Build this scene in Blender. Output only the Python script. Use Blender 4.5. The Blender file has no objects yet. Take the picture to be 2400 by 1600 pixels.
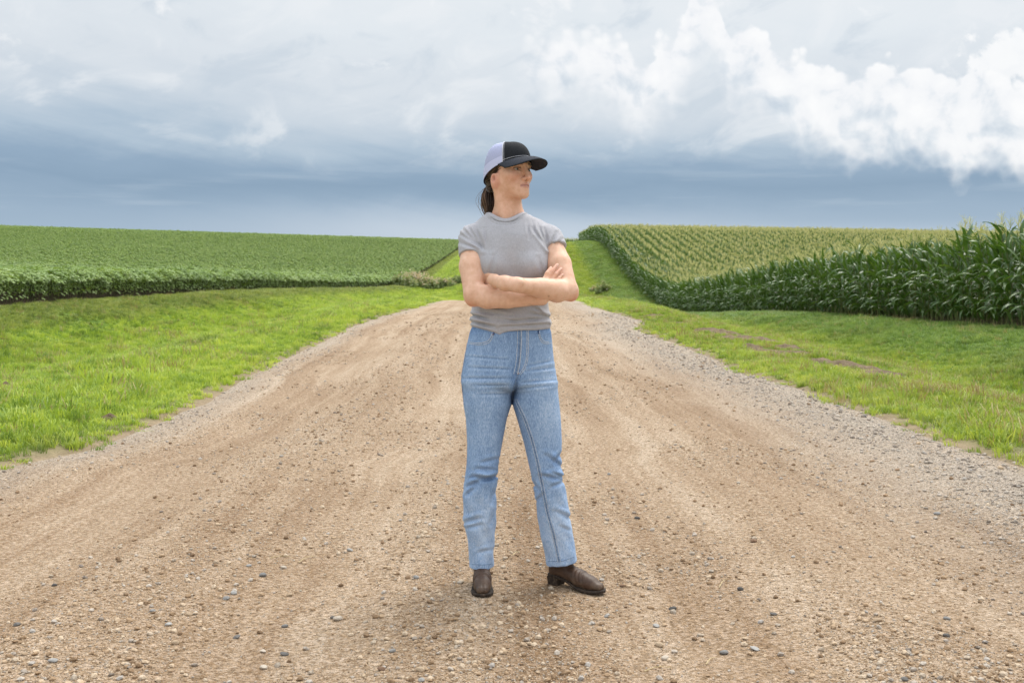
import bpy, math, random
import numpy as np
from mathutils import Vector, Matrix, Euler

rng = np.random.default_rng(7)
random.seed(7)
scene = bpy.context.scene
COL = scene.collection
F_PX = 2667.0          # focal length in pixels of the 2400 px wide photograph (40 mm lens)
CAM_H = 1.23           # camera height above the road
V_HOR = 634.0          # level of the horizon in the photograph
R = math.radians


def srgb(r, g, b, a=1.0):
    def f(c):
        c /= 255.0
        return c / 12.92 if c <= 0.04045 else ((c + 0.055) / 1.055) ** 2.4
    return (f(r), f(g), f(b), a)


# ------------------------------------------------------------------ camera
cam_d = bpy.data.cameras.new('camera')
cam = bpy.data.objects.new('camera', cam_d)
COL.objects.link(cam)
cam.location = (0, 0, CAM_H)
cam.rotation_euler = (R(90), 0, 0)
cam_d.sensor_width = 36.0
cam_d.lens = 36.0 * F_PX / 2400.0
cam_d.shift_y = (V_HOR - 800.0) / 2400.0
cam_d.clip_start = 0.05
cam_d.clip_end = 6000
cam_d.dof.use_dof = True
cam_d.dof.focus_distance = 4.3
cam_d.dof.aperture_fstop = 9.0
scene.camera = cam

# ------------------------------------------------------------------ light and exposure
SUN_EL, SUN_AZ = R(60), R(32)            # azimuth from +Y (straight ahead) towards +X (right)
sun_d = bpy.data.lights.new('sun', 'SUN')
sun_d.energy = 3.3
sun_d.angle = R(36)
sun_d.color = (1.0, 0.95, 0.87)
sun = bpy.data.objects.new('sun', sun_d)
COL.objects.link(sun)
sdir = Vector((math.cos(SUN_EL) * math.sin(SUN_AZ), math.cos(SUN_EL) * math.cos(SUN_AZ), math.sin(SUN_EL)))
sun.rotation_euler = sdir.to_track_quat('Z', 'Y').to_euler()
sun.location = (30, 10, 60)

scene.view_settings.view_transform = 'Standard'
scene.view_settings.look = 'None'
scene.view_settings.exposure = 0.0
scene.view_settings.gamma = 1.0
scene.view_settings.use_curve_mapping = False
scene.render.engine = 'CYCLES'
scene.cycles.max_bounces = 5
scene.cycles.diffuse_bounces = 2
scene.cycles.glossy_bounces = 2
scene.cycles.transmission_bounces = 4
scene.cycles.transparent_max_bounces = 4
scene.cycles.use_denoising = True
scene.cycles.use_adaptive_sampling = True
scene.cycles.adaptive_threshold = 0.018
scene.cycles.adaptive_min_samples = 16
scene.cycles.caustics_reflective = False
scene.cycles.caustics_refractive = False


# ------------------------------------------------------------------ node helper
class S:
    """a socket that can be used in arithmetic"""
    def __init__(self, g, sock):
        self.g, self.s = g, sock

    def __add__(self, o): return self.g.m('ADD', self, o)
    __radd__ = __add__
    def __mul__(self, o): return self.g.m('MULTIPLY', self, o)
    __rmul__ = __mul__
    def __sub__(self, o): return self.g.m('SUBTRACT', self, o)
    def __rsub__(self, o): return self.g.m('SUBTRACT', o, self)
    def __truediv__(self, o): return self.g.m('DIVIDE', self, o)


class G:
    def __init__(self, nt):
        self.nt = nt

    def node(self, t, **kw):
        n = self.nt.nodes.new(t)
        for k, v in kw.items():
            setattr(n, k, v)
        return n

    def put(self, sock, v):
        if isinstance(v, S):
            self.nt.links.new(v.s, sock)
        elif v is not None:
            sock.default_value = v

    def m(self, op, *a, clamp=False):
        n = self.node('ShaderNodeMath', operation=op, use_clamp=clamp)
        for i, v in enumerate(a):
            self.put(n.inputs[i], v)
        return S(self, n.outputs[0])

    def step(self, x, a, b):
        n = self.node('ShaderNodeMapRange', interpolation_type='SMOOTHSTEP')
        self.put(n.inputs['Value'], x)
        self.put(n.inputs['From Min'], a)
        self.put(n.inputs['From Max'], b)
        return S(self, n.outputs['Result'])

    def lin(self, x, a, b, c=0.0, d=1.0):
        n = self.node('ShaderNodeMapRange')
        for k, v in (('Value', x), ('From Min', a), ('From Max', b), ('To Min', c), ('To Max', d)):
            self.put(n.inputs[k], v)
        return S(self, n.outputs['Result'])

    def xyz(self, x, y, z=0.0):
        n = self.node('ShaderNodeCombineXYZ')
        for i, v in enumerate((x, y, z)):
            self.put(n.inputs[i], v)
        return S(self, n.outputs[0])

    def sep(self, v):
        n = self.node('ShaderNodeSeparateXYZ')
        self.put(n.inputs[0], v)
        return [S(self, o) for o in n.outputs]

    def noise(self, vec, scale=1.0, detail=4.0, rough=0.5, dist=0.0, dim='3D'):
        n = self.node('ShaderNodeTexNoise', noise_dimensions=dim)
        self.put(n.inputs['Vector'], vec)
        self.put(n.inputs['Scale'], scale)
        self.put(n.inputs['Detail'], detail)
        self.put(n.inputs['Roughness'], rough)
        self.put(n.inputs['Distortion'], dist)
        return S(self, n.outputs['Fac'])

    def vor(self, vec, scale=1.0, feature='F1', out='Distance', rand=1.0, smooth=None, dim='3D'):
        n = self.node('ShaderNodeTexVoronoi', feature=feature, voronoi_dimensions=dim)
        self.put(n.inputs['Vector'], vec)
        self.put(n.inputs['Scale'], scale)
        self.put(n.inputs['Randomness'], rand)
        if smooth is not None:
            self.put(n.inputs['Smoothness'], smooth)
        return S(self, n.outputs[out])

    def mix(self, f, a, b, blend='MIX'):
        n = self.node('ShaderNodeMix', data_type='RGBA', blend_type=blend)
        n.clamp_factor = True
        self.put(n.inputs[0], f)
        self.put(n.inputs[6], a)
        self.put(n.inputs[7], b)
        return S(self, n.outputs[2])

    def ramp(self, f, stops, interp='LINEAR'):
        n = self.node('ShaderNodeValToRGB')
        cr = n.color_ramp
        cr.interpolation = interp
        while len(cr.elements) < len(stops):
            cr.elements.new(0.5)
        for e, (p, c) in zip(cr.elements, stops):
            e.position = p
            e.color = c if hasattr(c, '__len__') else (c, c, c, 1)
        self.put(n.inputs[0], f)
        return S(self, n.outputs['Color'])

    def hsv(self, col, h=0.5, s=1.0, v=1.0):
        n = self.node('ShaderNodeHueSaturation')
        self.put(n.inputs['Hue'], h)
        self.put(n.inputs['Saturation'], s)
        self.put(n.inputs['Value'], v)
        self.put(n.inputs['Color'], col)
        return S(self, n.outputs[0])

    def bump(self, height, strength=0.3, dist=0.01):
        n = self.node('ShaderNodeBump')
        self.put(n.inputs['Strength'], strength)
        self.put(n.inputs['Distance'], dist)
        self.put(n.inputs['Height'], height)
        return S(self, n.outputs[0])

    def pos(self):
        return S(self, self.node('ShaderNodeNewGeometry').outputs['Position'])

    def attr(self, name):
        n = self.node('ShaderNodeAttribute', attribute_name=name)
        return S(self, n.outputs['Color'])

    def rand(self):
        return S(self, self.node('ShaderNodeObjectInfo').outputs['Random'])


# ------------------------------------------------------------------ sky
world = bpy.data.worlds.new('World')
scene.world = world
world.use_nodes = True
wn = world.node_tree
for n in list(wn.nodes):
    wn.nodes.remove(n)
g = G(wn)
tc = g.node('ShaderNodeTexCoord')
dx, dy, dz = g.sep(S(g, tc.outputs['Generated']))
U = g.m('ARCTAN2', dx, dy) * 2.667        # bearing
V = g.m('ARCSINE', dz) * 2.667            # height above the horizon


def kU(u):
    return math.atan((u - 1200) / 2667.0) * 2.667


def kV(v):
    return math.atan((634 - v) / 2667.0) * 2.667


# layered storm sky: brightness by height, edges warped by noise
warp = g.noise(g.xyz(U * 1.0 + 3.1, V * 2.6 + 3.1), 2.0, 7, 0.58, 0.25, dim='2D')
warp2 = g.noise(g.xyz(U * 0.8 + V * 0.9 + 8.7, V * 6.0 + U * 1.2 + 8.7), 2.2, 6, 0.55, 0.2, dim='2D')
left = g.step(U, -0.45, -1.15)
Vw = V + (warp - 0.5) * g.lin(V, 0.10, 0.5, 0.03, 0.24) + (warp2 - 0.5) * g.lin(V, 0.1, 0.5, 0.02, 0.14) - left * g.step(V, 0.12, 0.3) * 0.045 + g.step(V, 0.25, 0.4) * g.step(U, -0.5, 0.2) * 0.06
base = g.ramp(Vw / 0.7, [
    (0.00, srgb(170, 190, 210)), (0.10, srgb(164, 186, 207)), (0.19, srgb(155, 178, 201)),
    (0.275, srgb(139, 164, 189)), (0.330, srgb(147, 171, 195)), (0.40, srgb(178, 196, 213)), (0.50, srgb(203, 214, 225)),
    (0.62, srgb(220, 227, 234)), (0.85, srgb(230, 236, 241)), (1.0, srgb(234, 239, 243))])
glow = g.m('POWER', 2.718, g.m('POWER', (U + 0.05) / 0.55, 2.0) * -1.0) * g.step(Vw, 0.175, 0.085)
base = g.mix(glow * 0.8, base, srgb(208, 219, 232))
base = g.mix(g.step(V, 0.12, 0.07) * g.step(U, 0.1, 0.6) * 0.6, base, srgb(192, 207, 224))
# soft streaks of lighter and darker cloud
st = g.noise(g.xyz(U * 1.5 + V * 1.6 + 1.7, V * 3.4 - U * 1.5 + 1.7), 2.3, 7, 0.55, 0.35, dim='2D')
base = g.mix(g.step(st, 0.5, 0.72) * g.step(Vw, 0.2, 0.34) * 0.6, base, srgb(240, 243, 246))
base = g.mix(g.step(st, 0.47, 0.28) * g.step(Vw, 0.24, 0.45) * 0.36, base, srgb(184, 200, 215))
ban = g.noise(g.xyz(U * 0.7 + 5.0, V * 9.0 + 5.0), 2.0, 5, 0.5, 0.1, dim='2D')
base = g.mix(g.step(ban, 0.52, 0.7) * g.step(V, 0.3, 0.2) * g.step(V, 0.1, 0.16) * 0.35, base, srgb(190, 206, 221))
# small bright puffs breaking through the grey, upper middle
puff = g.noise(g.xyz(U * 1.4 + 4.0 + 12.3, V * 2.0 + 12.3), 3.2, 8, 0.6, 0.2, dim='2D')
base = g.mix(g.step(puff, 0.6, 0.74) * g.step(V, 0.36, 0.5) * 0.8, base, srgb(250, 251, 252))

# cumulus bank on the right
tops = [(1150, 150), (1235, 76), (1330, 66), (1404, 78), (1462, 104), (1480, 140), (1516, 150), (1536, 112), (1582, 84), (1606, 40),
        (1625, -30), (1670, -30), (1692, 20), (1702, 68), (1760, 70), (1795, 84), (1822, 124), (1863, 143), (1955, 175), (2037, 172),
        (2165, 176), (2210, 205), (2251, 222), (2290, 205), (2330, 190), (2400, 240)]
Umin, Umax = kU(1100), kU(2460)
bil = 1.0 - g.vor(g.xyz(U + 0.4, V + 0.4), 17.0, 'SMOOTH_F1', smooth=0.35, dim='2D') * 1.2
bil2 = 1.0 - g.vor(g.xyz(U + 2.4, V + 2.4), 41.0, 'SMOOTH_F1', smooth=0.3, dim='2D') * 1.2
fine = g.noise(g.xyz(U + 6.6, V + 6.6), 24.0, 8, 0.62, 0.2, dim='2D')
med = g.noise(g.xyz(U + 9.6, V + 9.6), 7.0, 7, 0.6, 0.3, dim='2D')
Ut = U + (med - 0.5) * 0.05
topc = g.ramp((Ut - Umin) / (Umax - Umin),
              [((kU(u) - Umin) / (Umax - Umin), kV(v)) for u, v in tops], 'LINEAR')
disp = (bil - 0.5) * 0.048 + (bil2 - 0.5) * 0.022 + (fine - 0.5) * 0.030 + (med - 0.5) * 0.035
T = g.m('ADD', topc, 0.0) + disp
depth = T - V
soft = g.lin(U, 0.1, 0.42, 0.046, 0.019)
mask = g.step(depth, -0.004, soft)
reach = g.lin(U, 0.1, 0.8, 0.20, 0.245) + (med - 0.5) * 0.11 + (fine - 0.5) * 0.02
low = g.step(depth, reach, reach * g.lin(U, 0.3, 1.0, 0.30, 0.66))
side = g.step(U, kU(1180), kU(1300)) * g.step(U, 2.4, 1.5)
dens = mask * low * side
# relief: lumps lit from above and the right
bA = g.noise(g.xyz(U + 3.3, V + 3.3), 9.0, 6, 0.52, 0.2, dim='2D')
bB = g.noise(g.xyz(U + 0.014 + 3.3, V + 0.02 + 3.3), 9.0, 6, 0.52, 0.2, dim='2D')
relief = (bA - bB) * 1.9 + (bil - 0.5) * 0.55
shade = g.m('ADD', 0.74 - depth * 1.7, relief, clamp=True)
ccol = g.ramp(shade, [(0.0, srgb(205, 216, 227)), (0.3, srgb(229, 235, 241)), (0.55, srgb(248, 249, 251)), (1.0, srgb(255, 255, 255))])
cloud = g.mix(dens, base, ccol)
# second small tower far right
d2 = g.m('SQRT', g.m('POWER', (U - kU(2365)) / 0.09, 2.0) + g.m('POWER', (V - kV(178)) / 0.06, 2.0))
m2 = g.step(1.0 - d2 + (fine - 0.5) * 1.6 + (bil - 0.5) * 0.6, 0.0, 0.35)
cloud = g.mix(m2 * 0.9, cloud, ccol)
# the storm stands ahead: away from it, out of view, haze raised to fill the figure's front
away = g.step(g.m('ABSOLUTE', U), 1.7, 4.5) * g.step(V, 0.9, 0.2)
cloud = g.mix(away, cloud, (1.46, 1.48, 1.50, 1))
# overcast brightens towards the zenith
zen = g.lin(V, 0.75, 3.6, 1.0, 2.3)
cloud = g.hsv(cloud, v=zen)
below = g.step(V, -0.02, -0.15)
cloud = g.mix(below, cloud, srgb(120, 130, 110))
# a little clear sky behind thin places in the cloud
sky = g.node('ShaderNodeTexSky', sky_type='NISHITA')
sky.sun_disc = False
sky.sun_elevation = SUN_EL
sky.sun_rotation = SUN_AZ
bg_sky = g.node('ShaderNodeBackground')
bg_sky.inputs['Strength'].default_value = 0.1
wn.links.new(sky.outputs[0], bg_sky.inputs['Color'])
bg_cl = g.node('ShaderNodeBackground')
g.put(bg_cl.inputs['Color'], cloud)
mixb = g.node('ShaderNodeMixShader')
mixb.inputs[0].default_value = 0.94
wn.links.new(bg_sky.outputs[0], mixb.inputs[1])
wn.links.new(bg_cl.outputs[0], mixb.inputs[2])
wo = g.node('ShaderNodeOutputWorld')
wn.links.new(mixb.outputs[0], wo.inputs[0])


# ------------------------------------------------------------------ scene helpers
def new_mat(name):
    m = bpy.data.materials.new(name)
    m.use_nodes = True
    nt = m.node_tree
    for n in list(nt.nodes):
        nt.nodes.remove(n)
    gg = G(nt)
    out = gg.node('ShaderNodeOutputMaterial')
    return m, gg, out


def principled(gg, out, col, rough=0.8, spec=0.3, normal=None, sss=0.0, sheen=0.0):
    b = gg.node('ShaderNodeBsdfPrincipled')
    gg.put(b.inputs['Base Color'], col)
    gg.put(b.inputs['Roughness'], rough)
    gg.put(b.inputs['Specular IOR Level'], spec)
    if normal is not None:
        gg.put(b.inputs['Normal'], normal)
    if sss:
        b.inputs['Subsurface Weight'].default_value = sss
        b.inputs['Subsurface Radius'].default_value = (1.0, 0.35, 0.2)
        b.inputs['Subsurface Scale'].default_value = 0.006
    if sheen:
        b.inputs['Sheen Weight'].default_value = sheen
    gg.nt.links.new(b.outputs[0], out.inputs['Surface'])
    return b


def leaf_mat(name, color_fn, trans=0.35, rough=0.5, spec=0.35):
    m, gg, out = new_mat(name)
    col = color_fn(gg)
    b = gg.node('ShaderNodeBsdfPrincipled')
    gg.put(b.inputs['Base Color'], col)
    b.inputs['Roughness'].default_value = rough
    b.inputs['Specular IOR Level'].default_value = spec
    t = gg.node('ShaderNodeBsdfTranslucent')
    gg.put(t.inputs['Color'], gg.mix(1.0, col, (1.25, 1.15, 0.55, 1), 'MULTIPLY'))
    x = gg.node('ShaderNodeMixShader')
    x.inputs[0].default_value = trans
    gg.nt.links.new(b.outputs[0], x.inputs[1])
    gg.nt.links.new(t.outputs[0], x.inputs[2])
    gg.nt.links.new(x.outputs[0], out.inputs['Surface'])
    return m


def mesh_np(name, v, f, mats=(), smooth=True, fmat=None):
    """v: (n,3); f: (m,k) array or a list of such arrays"""
    me = bpy.data.meshes.new(name)
    fs = f if isinstance(f, list) else [f]
    fs = [np.asarray(a, dtype=np.int32) for a in fs if len(a)]
    v = np.asarray(v, dtype=np.float32)
    me.vertices.add(len(v))
    me.vertices.foreach_set('co', v.ravel())
    if fs:
        loops = np.concatenate([a.ravel() for a in fs])
        tot = np.concatenate([np.full(len(a), a.shape[1], np.int32) for a in fs])
        start = np.concatenate([[0], np.cumsum(tot)[:-1]]).astype(np.int32)
        me.loops.add(len(loops))
        me.loops.foreach_set('vertex_index', loops)
        me.polygons.add(len(tot))
        me.polygons.foreach_set('loop_start', start)
        me.polygons.foreach_set('loop_total', tot)
        if fmat is not None:
            me.polygons.foreach_set('material_index', np.asarray(fmat, np.int32))
        me.polygons.foreach_set('use_smooth', np.full(len(tot), smooth))
    for m in mats:
        me.materials.append(m)
    me.update(calc_edges=True)
    return me


def link(name, me, parent=None, label=None, cat=None, group=None, kind=None, col=None):
    o = bpy.data.objects.new(name, me)
    (col or COL).objects.link(o)
    if parent is not None:
        o.parent = parent
    for k, val in (('label', label), ('category', cat), ('group', group), ('kind', kind)):
        if val:
            o[k] = val
    return o


def vcol(me, rgb, name='Col'):
    a = me.color_attributes.new(name, 'FLOAT_COLOR', 'POINT')
    c = np.ones((len(me.vertices), 4), np.float32)
    c[:, :3] = rgb
    a.data.foreach_set('color', c.ravel())


def tube_np(paths, radii, sides=5, caps=True):
    """many tubes in one mesh; paths: list of (n,3), radii: list of scalars or (n,)"""
    V_, F_ = [], []
    off = 0
    for p, r in zip(paths, radii):
        p = np.asarray(p, float)
        n = len(p)
        r = np.broadcast_to(np.asarray(r, float), (n,))
        t = np.gradient(p, axis=0)
        t /= np.linalg.norm(t, axis=1)[:, None] + 1e-9
        ref = np.array([0.0, 0.0, 1.0]) if abs(t[:, 2]).mean() < 0.8 else np.array([1.0, 0.0, 0.0])
        a = np.cross(t, ref)
        a /= np.linalg.norm(a, axis=1)[:, None] + 1e-9
        b = np.cross(t, a)
        ang = np.arange(sides) * 2 * np.pi / sides
        ring = p[:, None, :] + r[:, None, None] * (np.cos(ang)[None, :, None] * a[:, None, :] + np.sin(ang)[None, :, None] * b[:, None, :])
        V_.append(ring.reshape(-1, 3))
        i = np.arange(n - 1)[:, None] * sides
        j = np.arange(sides)[None, :]
        q = np.stack([i + j, i + (j + 1) % sides, i + sides + (j + 1) % sides, i + sides + j], -1).reshape(-1, 4)
        F_.append(q + off)
        off += n * sides
    return np.concatenate(V_), np.concatenate(F_)


def smoothstep(x, a, b):
    t = np.clip((x - a) / (b - a), 0, 1)
    return t * t * (3 - 2 * t)


def vnoise(x, y, seed=0, octaves=4, rough=0.5):
    """value noise on numpy arrays, about -1..1"""
    x = np.asarray(x, float); y = np.asarray(y, float)
    tab = np.random.default_rng(1000 + seed).random((256, 256)) * 2 - 1
    out = np.zeros(np.broadcast(x, y).shape)
    amp, tot = 1.0, 0.0
    for _ in range(octaves):
        xi, yi = np.floor(x).astype(int), np.floor(y).astype(int)
        fx, fy = x - xi, y - yi
        fx, fy = fx * fx * (3 - 2 * fx), fy * fy * (3 - 2 * fy)
        a = tab[xi % 256, yi % 256]; b = tab[(xi + 1) % 256, yi % 256]
        c = tab[xi % 256, (yi + 1) % 256]; d = tab[(xi + 1) % 256, (yi + 1) % 256]
        out += amp * ((a * (1 - fx) + b * fx) * (1 - fy) + (c * (1 - fx) + d * fx) * fy)
        tot += amp
        amp *= rough
        x, y = x * 2.03 + 17.1, y * 2.03 + 5.3
    return out / tot


# scatter: one object, instances of prototypes picked per point
def scatter(name, pts, rot, scl, var, protos, label=None, cat=None, kind='stuff'):
    pc = bpy.data.collections.new(name + '_pieces')
    for i, me in enumerate(protos):
        o = bpy.data.objects.new('%s_piece_%02d' % (name, i), me)
        pc.objects.link(o)
    me = mesh_np(name, pts, [])
    n = len(pts)
    a = me.attributes.new('rot', 'FLOAT_VECTOR', 'POINT')
    a.data.foreach_set('vector', np.asarray(rot, np.float32).ravel())
    scl = np.asarray(scl, np.float32)
    if scl.ndim == 1:
        scl = np.repeat(scl[:, None], 3, 1)
    a = me.attributes.new('scl', 'FLOAT_VECTOR', 'POINT')
    a.data.foreach_set('vector', np.ascontiguousarray(scl).ravel())
    a = me.attributes.new('var', 'INT', 'POINT')
    a.data.foreach_set('value', np.asarray(var, np.int32))
    o = link(name, me, label=label, cat=cat, kind=kind)
    ng = bpy.data.node_groups.new(name + '_scatter', 'GeometryNodeTree')
    ng.interface.new_socket('Geometry', in_out='INPUT', socket_type='NodeSocketGeometry')
    ng.interface.new_socket('Geometry', in_out='OUTPUT', socket_type='NodeSocketGeometry')
    gi = ng.nodes.new('NodeGroupInput'); go = ng.nodes.new('NodeGroupOutput')
    ci = ng.nodes.new('GeometryNodeCollectionInfo')
    ci.inputs['Collection'].default_value = pc
    ci.inputs['Separate Children'].default_value = True
    ci.inputs['Reset Children'].default_value = True
    ip = ng.nodes.new('GeometryNodeInstanceOnPoints')
    ip.inputs['Pick Instance'].default_value = True

    def named(nm, dt):
        q = ng.nodes.new('GeometryNodeInputNamedAttribute')
        q.data_type = dt
        q.inputs['Name'].default_value = nm
        return next(s for s in q.outputs if s.enabled)
    L = ng.links.new
    L(gi.outputs[0], ip.inputs['Points'])
    L(ci.outputs[0], ip.inputs['Instance'])
    L(named('var', 'INT'), ip.inputs['Instance Index'])
    L(named('rot', 'FLOAT_VECTOR'), ip.inputs['Rotation'])
    L(named('scl', 'FLOAT_VECTOR'), ip.inputs['Scale'])
    L(ip.outputs[0], go.inputs[0])
    md = o.modifiers.new('scatter', 'NODES')
    md.node_group = ng
    return o
world.cycles.sampling_method = 'MANUAL'
world.cycles.sample_map_resolution = 256
# ------------------------------------------------------------------ the lie of the land
def px_edge(pts):
    """(u, v) on the level road -> (distance, lateral)"""
    out = []
    for u, v in pts:
        d = F_PX * CAM_H / (v - V_HOR)
        out.append((d, (u - 1200) * d / F_PX))
    return sorted(out)


eL = px_edge([(0, 1080), (184, 1045), (399, 967), (482, 930), (551, 889), (643, 843), (735, 804), (817, 765), (895, 737), (964, 721)])
eR = px_edge([(2400, 1079), (2196, 1016), (2083, 971), (1962, 935), (1881, 904), (1745, 867), (1682, 836), (1592, 802), (1493, 768), (1511, 750), (1408, 721)])
eL = [(-30, -3.5), (2, -3.45)] + eL + [(60, -3.3), (400, -2.2)]
eR = [(-30, 3.5), (2, 3.5)] + eR + [(60, 3.1), (400, 4.2)]


def road_l(y): return np.interp(y, [a for a, b in eL], [b for a, b in eL])
def road_r(y): return np.interp(y, [a for a, b in eR], [b for a, b in eR])
def axis_x(y): return np.asarray(y) * (7.0 / F_PX)


def prof(pts, sig=5.0):
    yy = np.arange(-60, 2600, 1.0)
    z = np.interp(yy, [p[0] for p in pts], [p[1] for p in pts])
    k = np.exp(-0.5 * (np.arange(-20, 21) / sig) ** 2); k /= k.sum()
    zp = np.pad(z, 20, mode='edge')
    z = np.convolve(zp, k, 'valid')
    return lambda y: np.interp(y, yy, z)


M_ = prof([(-60, 0), (46, 0), (55, -0.12), (63, -0.5), (74, -1.1), (85, -1.5), (93, -1.3), (101, -0.5), (119, 1.6), (137, 3.9), (152, 5.0), (165, 5.3), (178, 5.4), (200, 5.4), (230, 5.8), (262, 6.5), (320, 6.3), (450, 2), (2600, -10)], 4)
L_ = prof([(-60, 0.5), (24, 0.47), (40, 0.44), (58, 0.25), (80, -0.1), (101, -0.24), (120, 0.15), (133, 0.6), (160, 1.9), (185, 3.2), (209, 4.5), (235, 6.2), (260, 7.5), (290, 7.9), (330, 7.4), (450, 3), (2600, -10)], 6)
R_ = prof([(-60, 0), (24, 0.0), (32, -0.15), (43, -0.38), (58, -1.08), (73, -1.6), (80, -1.6), (87, -1.38), (100, -0.28), (118, 1.85), (136, 4.2), (150, 5.05), (163, 5.25), (178, 5.25), (215, 5.4), (262, 6.5), (300, 6.2), (450, 0), (2600, -10)], 4)


def H(x, y):
    x = np.asarray(x, float); y = np.asarray(y, float)
    xr = x - axis_x(y)
    wl = smoothstep(-xr, 4.2, 10.4)
    wr = smoothstep(xr, 4.2, 10.4)
    z = M_(y) * (1 - wl - wr) + L_(y) * wl + R_(y) * wr
    far = smoothstep(y, 120, 160)
    z = z + 0.031 * np.clip(-xr - 11, 0, 150) * (0.35 + 0.65 * smoothstep(y, 25, 120))
    z = z - 0.017 * np.clip(xr - 11, 0, 90)
    z = z - (0.50 * np.exp(-((xr + 7.6) / 1.7) ** 2) + 0.58 * np.exp(-((xr - 7.0) / 1.5) ** 2)) * (1 - 0.6 * far)
    l, r = road_l(y), road_r(y)
    on = smoothstep(np.minimum(x - l, r - x), -0.25, 0.35)
    z = z - 0.10 * on
    off = 1 - smoothstep(np.minimum(x - l, r - x), -0.9, -0.1)
    near = np.exp(-np.maximum(y, 0) / 60)
    z = z + off * near * (0.05 * vnoise(x * 0.5, y * 0.5, 3, 3) + 0.02 * vnoise(x * 3, y * 3, 4, 2))
    return z


def Zroad(x, y):
    """surface of the gravel: crown, wheel ruts, low berms"""
    x = np.asarray(x, float); y = np.asarray(y, float)
    l, r = road_l(y), road_r(y)
    t = (x - l) / (r - l)
    z = M_(y) + 0.05 * (1 - (2 * t - 1) ** 2) - 0.045
    for c, w, d in ((0.17, 0.055, -0.030), (0.27, 0.03, 0.014), (0.385, 0.045, -0.024), (0.45, 0.03, 0.012), (0.60, 0.05, -0.022), (0.70, 0.03, 0.012), (0.80, 0.05, -0.024), (0.9, 0.05, 0.014)):
        c2 = c + 0.012 * vnoise(y * 0.25, y * 0 + c * 40, 9, 2)
        z = z + d * np.exp(-((t - c2) / w) ** 2)
    nr = np.exp(-np.maximum(y, 0) / 30)
    z = z + nr * (0.010 * vnoise(x * 1.3, y * 0.8, 11, 3) + 0.004 * vnoise(x * 7, y * 6, 12, 3))
    return z


_zfoot = float(Zroad(0.0, 4.43))


def ray_ground(u, v, surf=None, y0=3.0, y1=260.0):
    """where the sight line through a pixel of the photograph meets the land"""
    yy = np.geomspace(y0, y1, 6000)
    xx = (u - 1200) * yy / F_PX
    zz = CAM_H - (v - V_HOR) * yy / F_PX
    h = (surf or H)(xx, yy)
    k = np.argmax(zz <= h)
    return float(xx[k]), float(yy[k]), float(h[k])


# ground sheet
gx = np.unique(np.concatenate([np.arange(-16, 16.01, 0.25), -16 - np.geomspace(0.4, 2600, 60), 16 + np.geomspace(0.4, 2600, 60)]))
gy = np.unique(np.concatenate([np.arange(-12, 30, 0.3), np.arange(30, 330, 1.0), 330 + np.geomspace(2, 2300, 40), -12 - np.geomspace(1, 400, 15)]))
XX, YY = np.meshgrid(gx, gy, indexing='ij')
ZZ = H(XX, YY)
nx, ny = XX.shape
idx = np.arange(nx * ny).reshape(nx, ny)
quads = np.stack([idx[:-1, :-1], idx[1:, :-1], idx[1:, 1:], idx[:-1, 1:]], -1).reshape(-1, 4)

m_ground, gg, out = new_mat('ground_soil_and_grass')
P = gg.pos()
px_, py_, pz_ = gg.sep(P)
zone = gg.attr('Col')
zr, zg_, zb = gg.sep(zone)
n1 = gg.noise(P, 0.9, 6, 0.6)
n2 = gg.noise(P, 9.0, 5, 0.65)
n3 = gg.noise(P, 60.0, 3, 0.6)
grass = gg.ramp(n1 * 0.5 + n2 * 0.5, [(0.25, (0.035, 0.075, 0.012, 1)), (0.5, (0.095, 0.16, 0.02, 1)), (0.75, (0.19, 0.26, 0.035, 1))])
soil = gg.ramp(n2 * 0.6 + n3 * 0.4, [(0.25, (0.03, 0.02, 0.014, 1)), (0.7, (0.10, 0.07, 0.045, 1))])
edge = gg.ramp(n2 * 0.5 + n3 * 0.5, [(0.3, (0.16, 0.115, 0.075, 1)), (0.7, (0.36, 0.27, 0.19, 1))])
c = gg.mix(zr, grass, soil)
c = gg.mix(zg_, c, edge)
nrm = gg.bump(n2 * 0.7 + n3 * 0.3, 0.6, 0.03)
principled(gg, out, c, 0.95, 0.1, nrm)
me = mesh_np('ground', np.stack([XX, YY, ZZ], -1).reshape(-1, 3), quads, [m_ground])
xr = XX - axis_x(YY)
crop = np.clip(smoothstep(-xr, 10.6, 11.2) + smoothstep(xr, 10.4, 10.9), 0, 1)
sh = smoothstep(np.minimum(XX - road_l(YY), road_r(YY) - XX), -0.55, 0.1)
vcol(me, np.stack([crop, sh, crop * 0], -1).reshape(-1, 3))
link('ground', me, kind='structure')

# ------------------------------------------------------------------ gravel road
ty = [2.2]
while ty[-1] < 330:
    ty.append(ty[-1] + max(0.022, min(0.0032 * ty[-1], 1.2)) * (1.0 if ty[-1] < 60 else 1.6))
ty = np.concatenate([np.linspace(-12, 2.15, 25), np.array(ty)])
tt = np.linspace(-0.012, 1.012, 250)
TT, YR = np.meshgrid(tt, ty, indexing='ij')
lft = road_l(YR) + 0.10 * vnoise(YR * 1.1, YR * 0, 21, 4) - 0.12
rgt = road_r(YR) + 0.10 * vnoise(YR * 1.1, YR * 0 + 9, 22, 4) + 0.12
XR = lft + (rgt - lft) * TT
ZR = Zroad(XR, YR) - 0.14 * smoothstep(np.abs(TT - 0.5), 0.482, 0.512)
nr_, nc_ = XR.shape
idx = np.arange(nr_ * nc_).reshape(nr_, nc_)
quads = np.stack([idx[:-1, :-1], idx[1:, :-1], idx[1:, 1:], idx[:-1, 1:]], -1).reshape(-1, 4)

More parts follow.
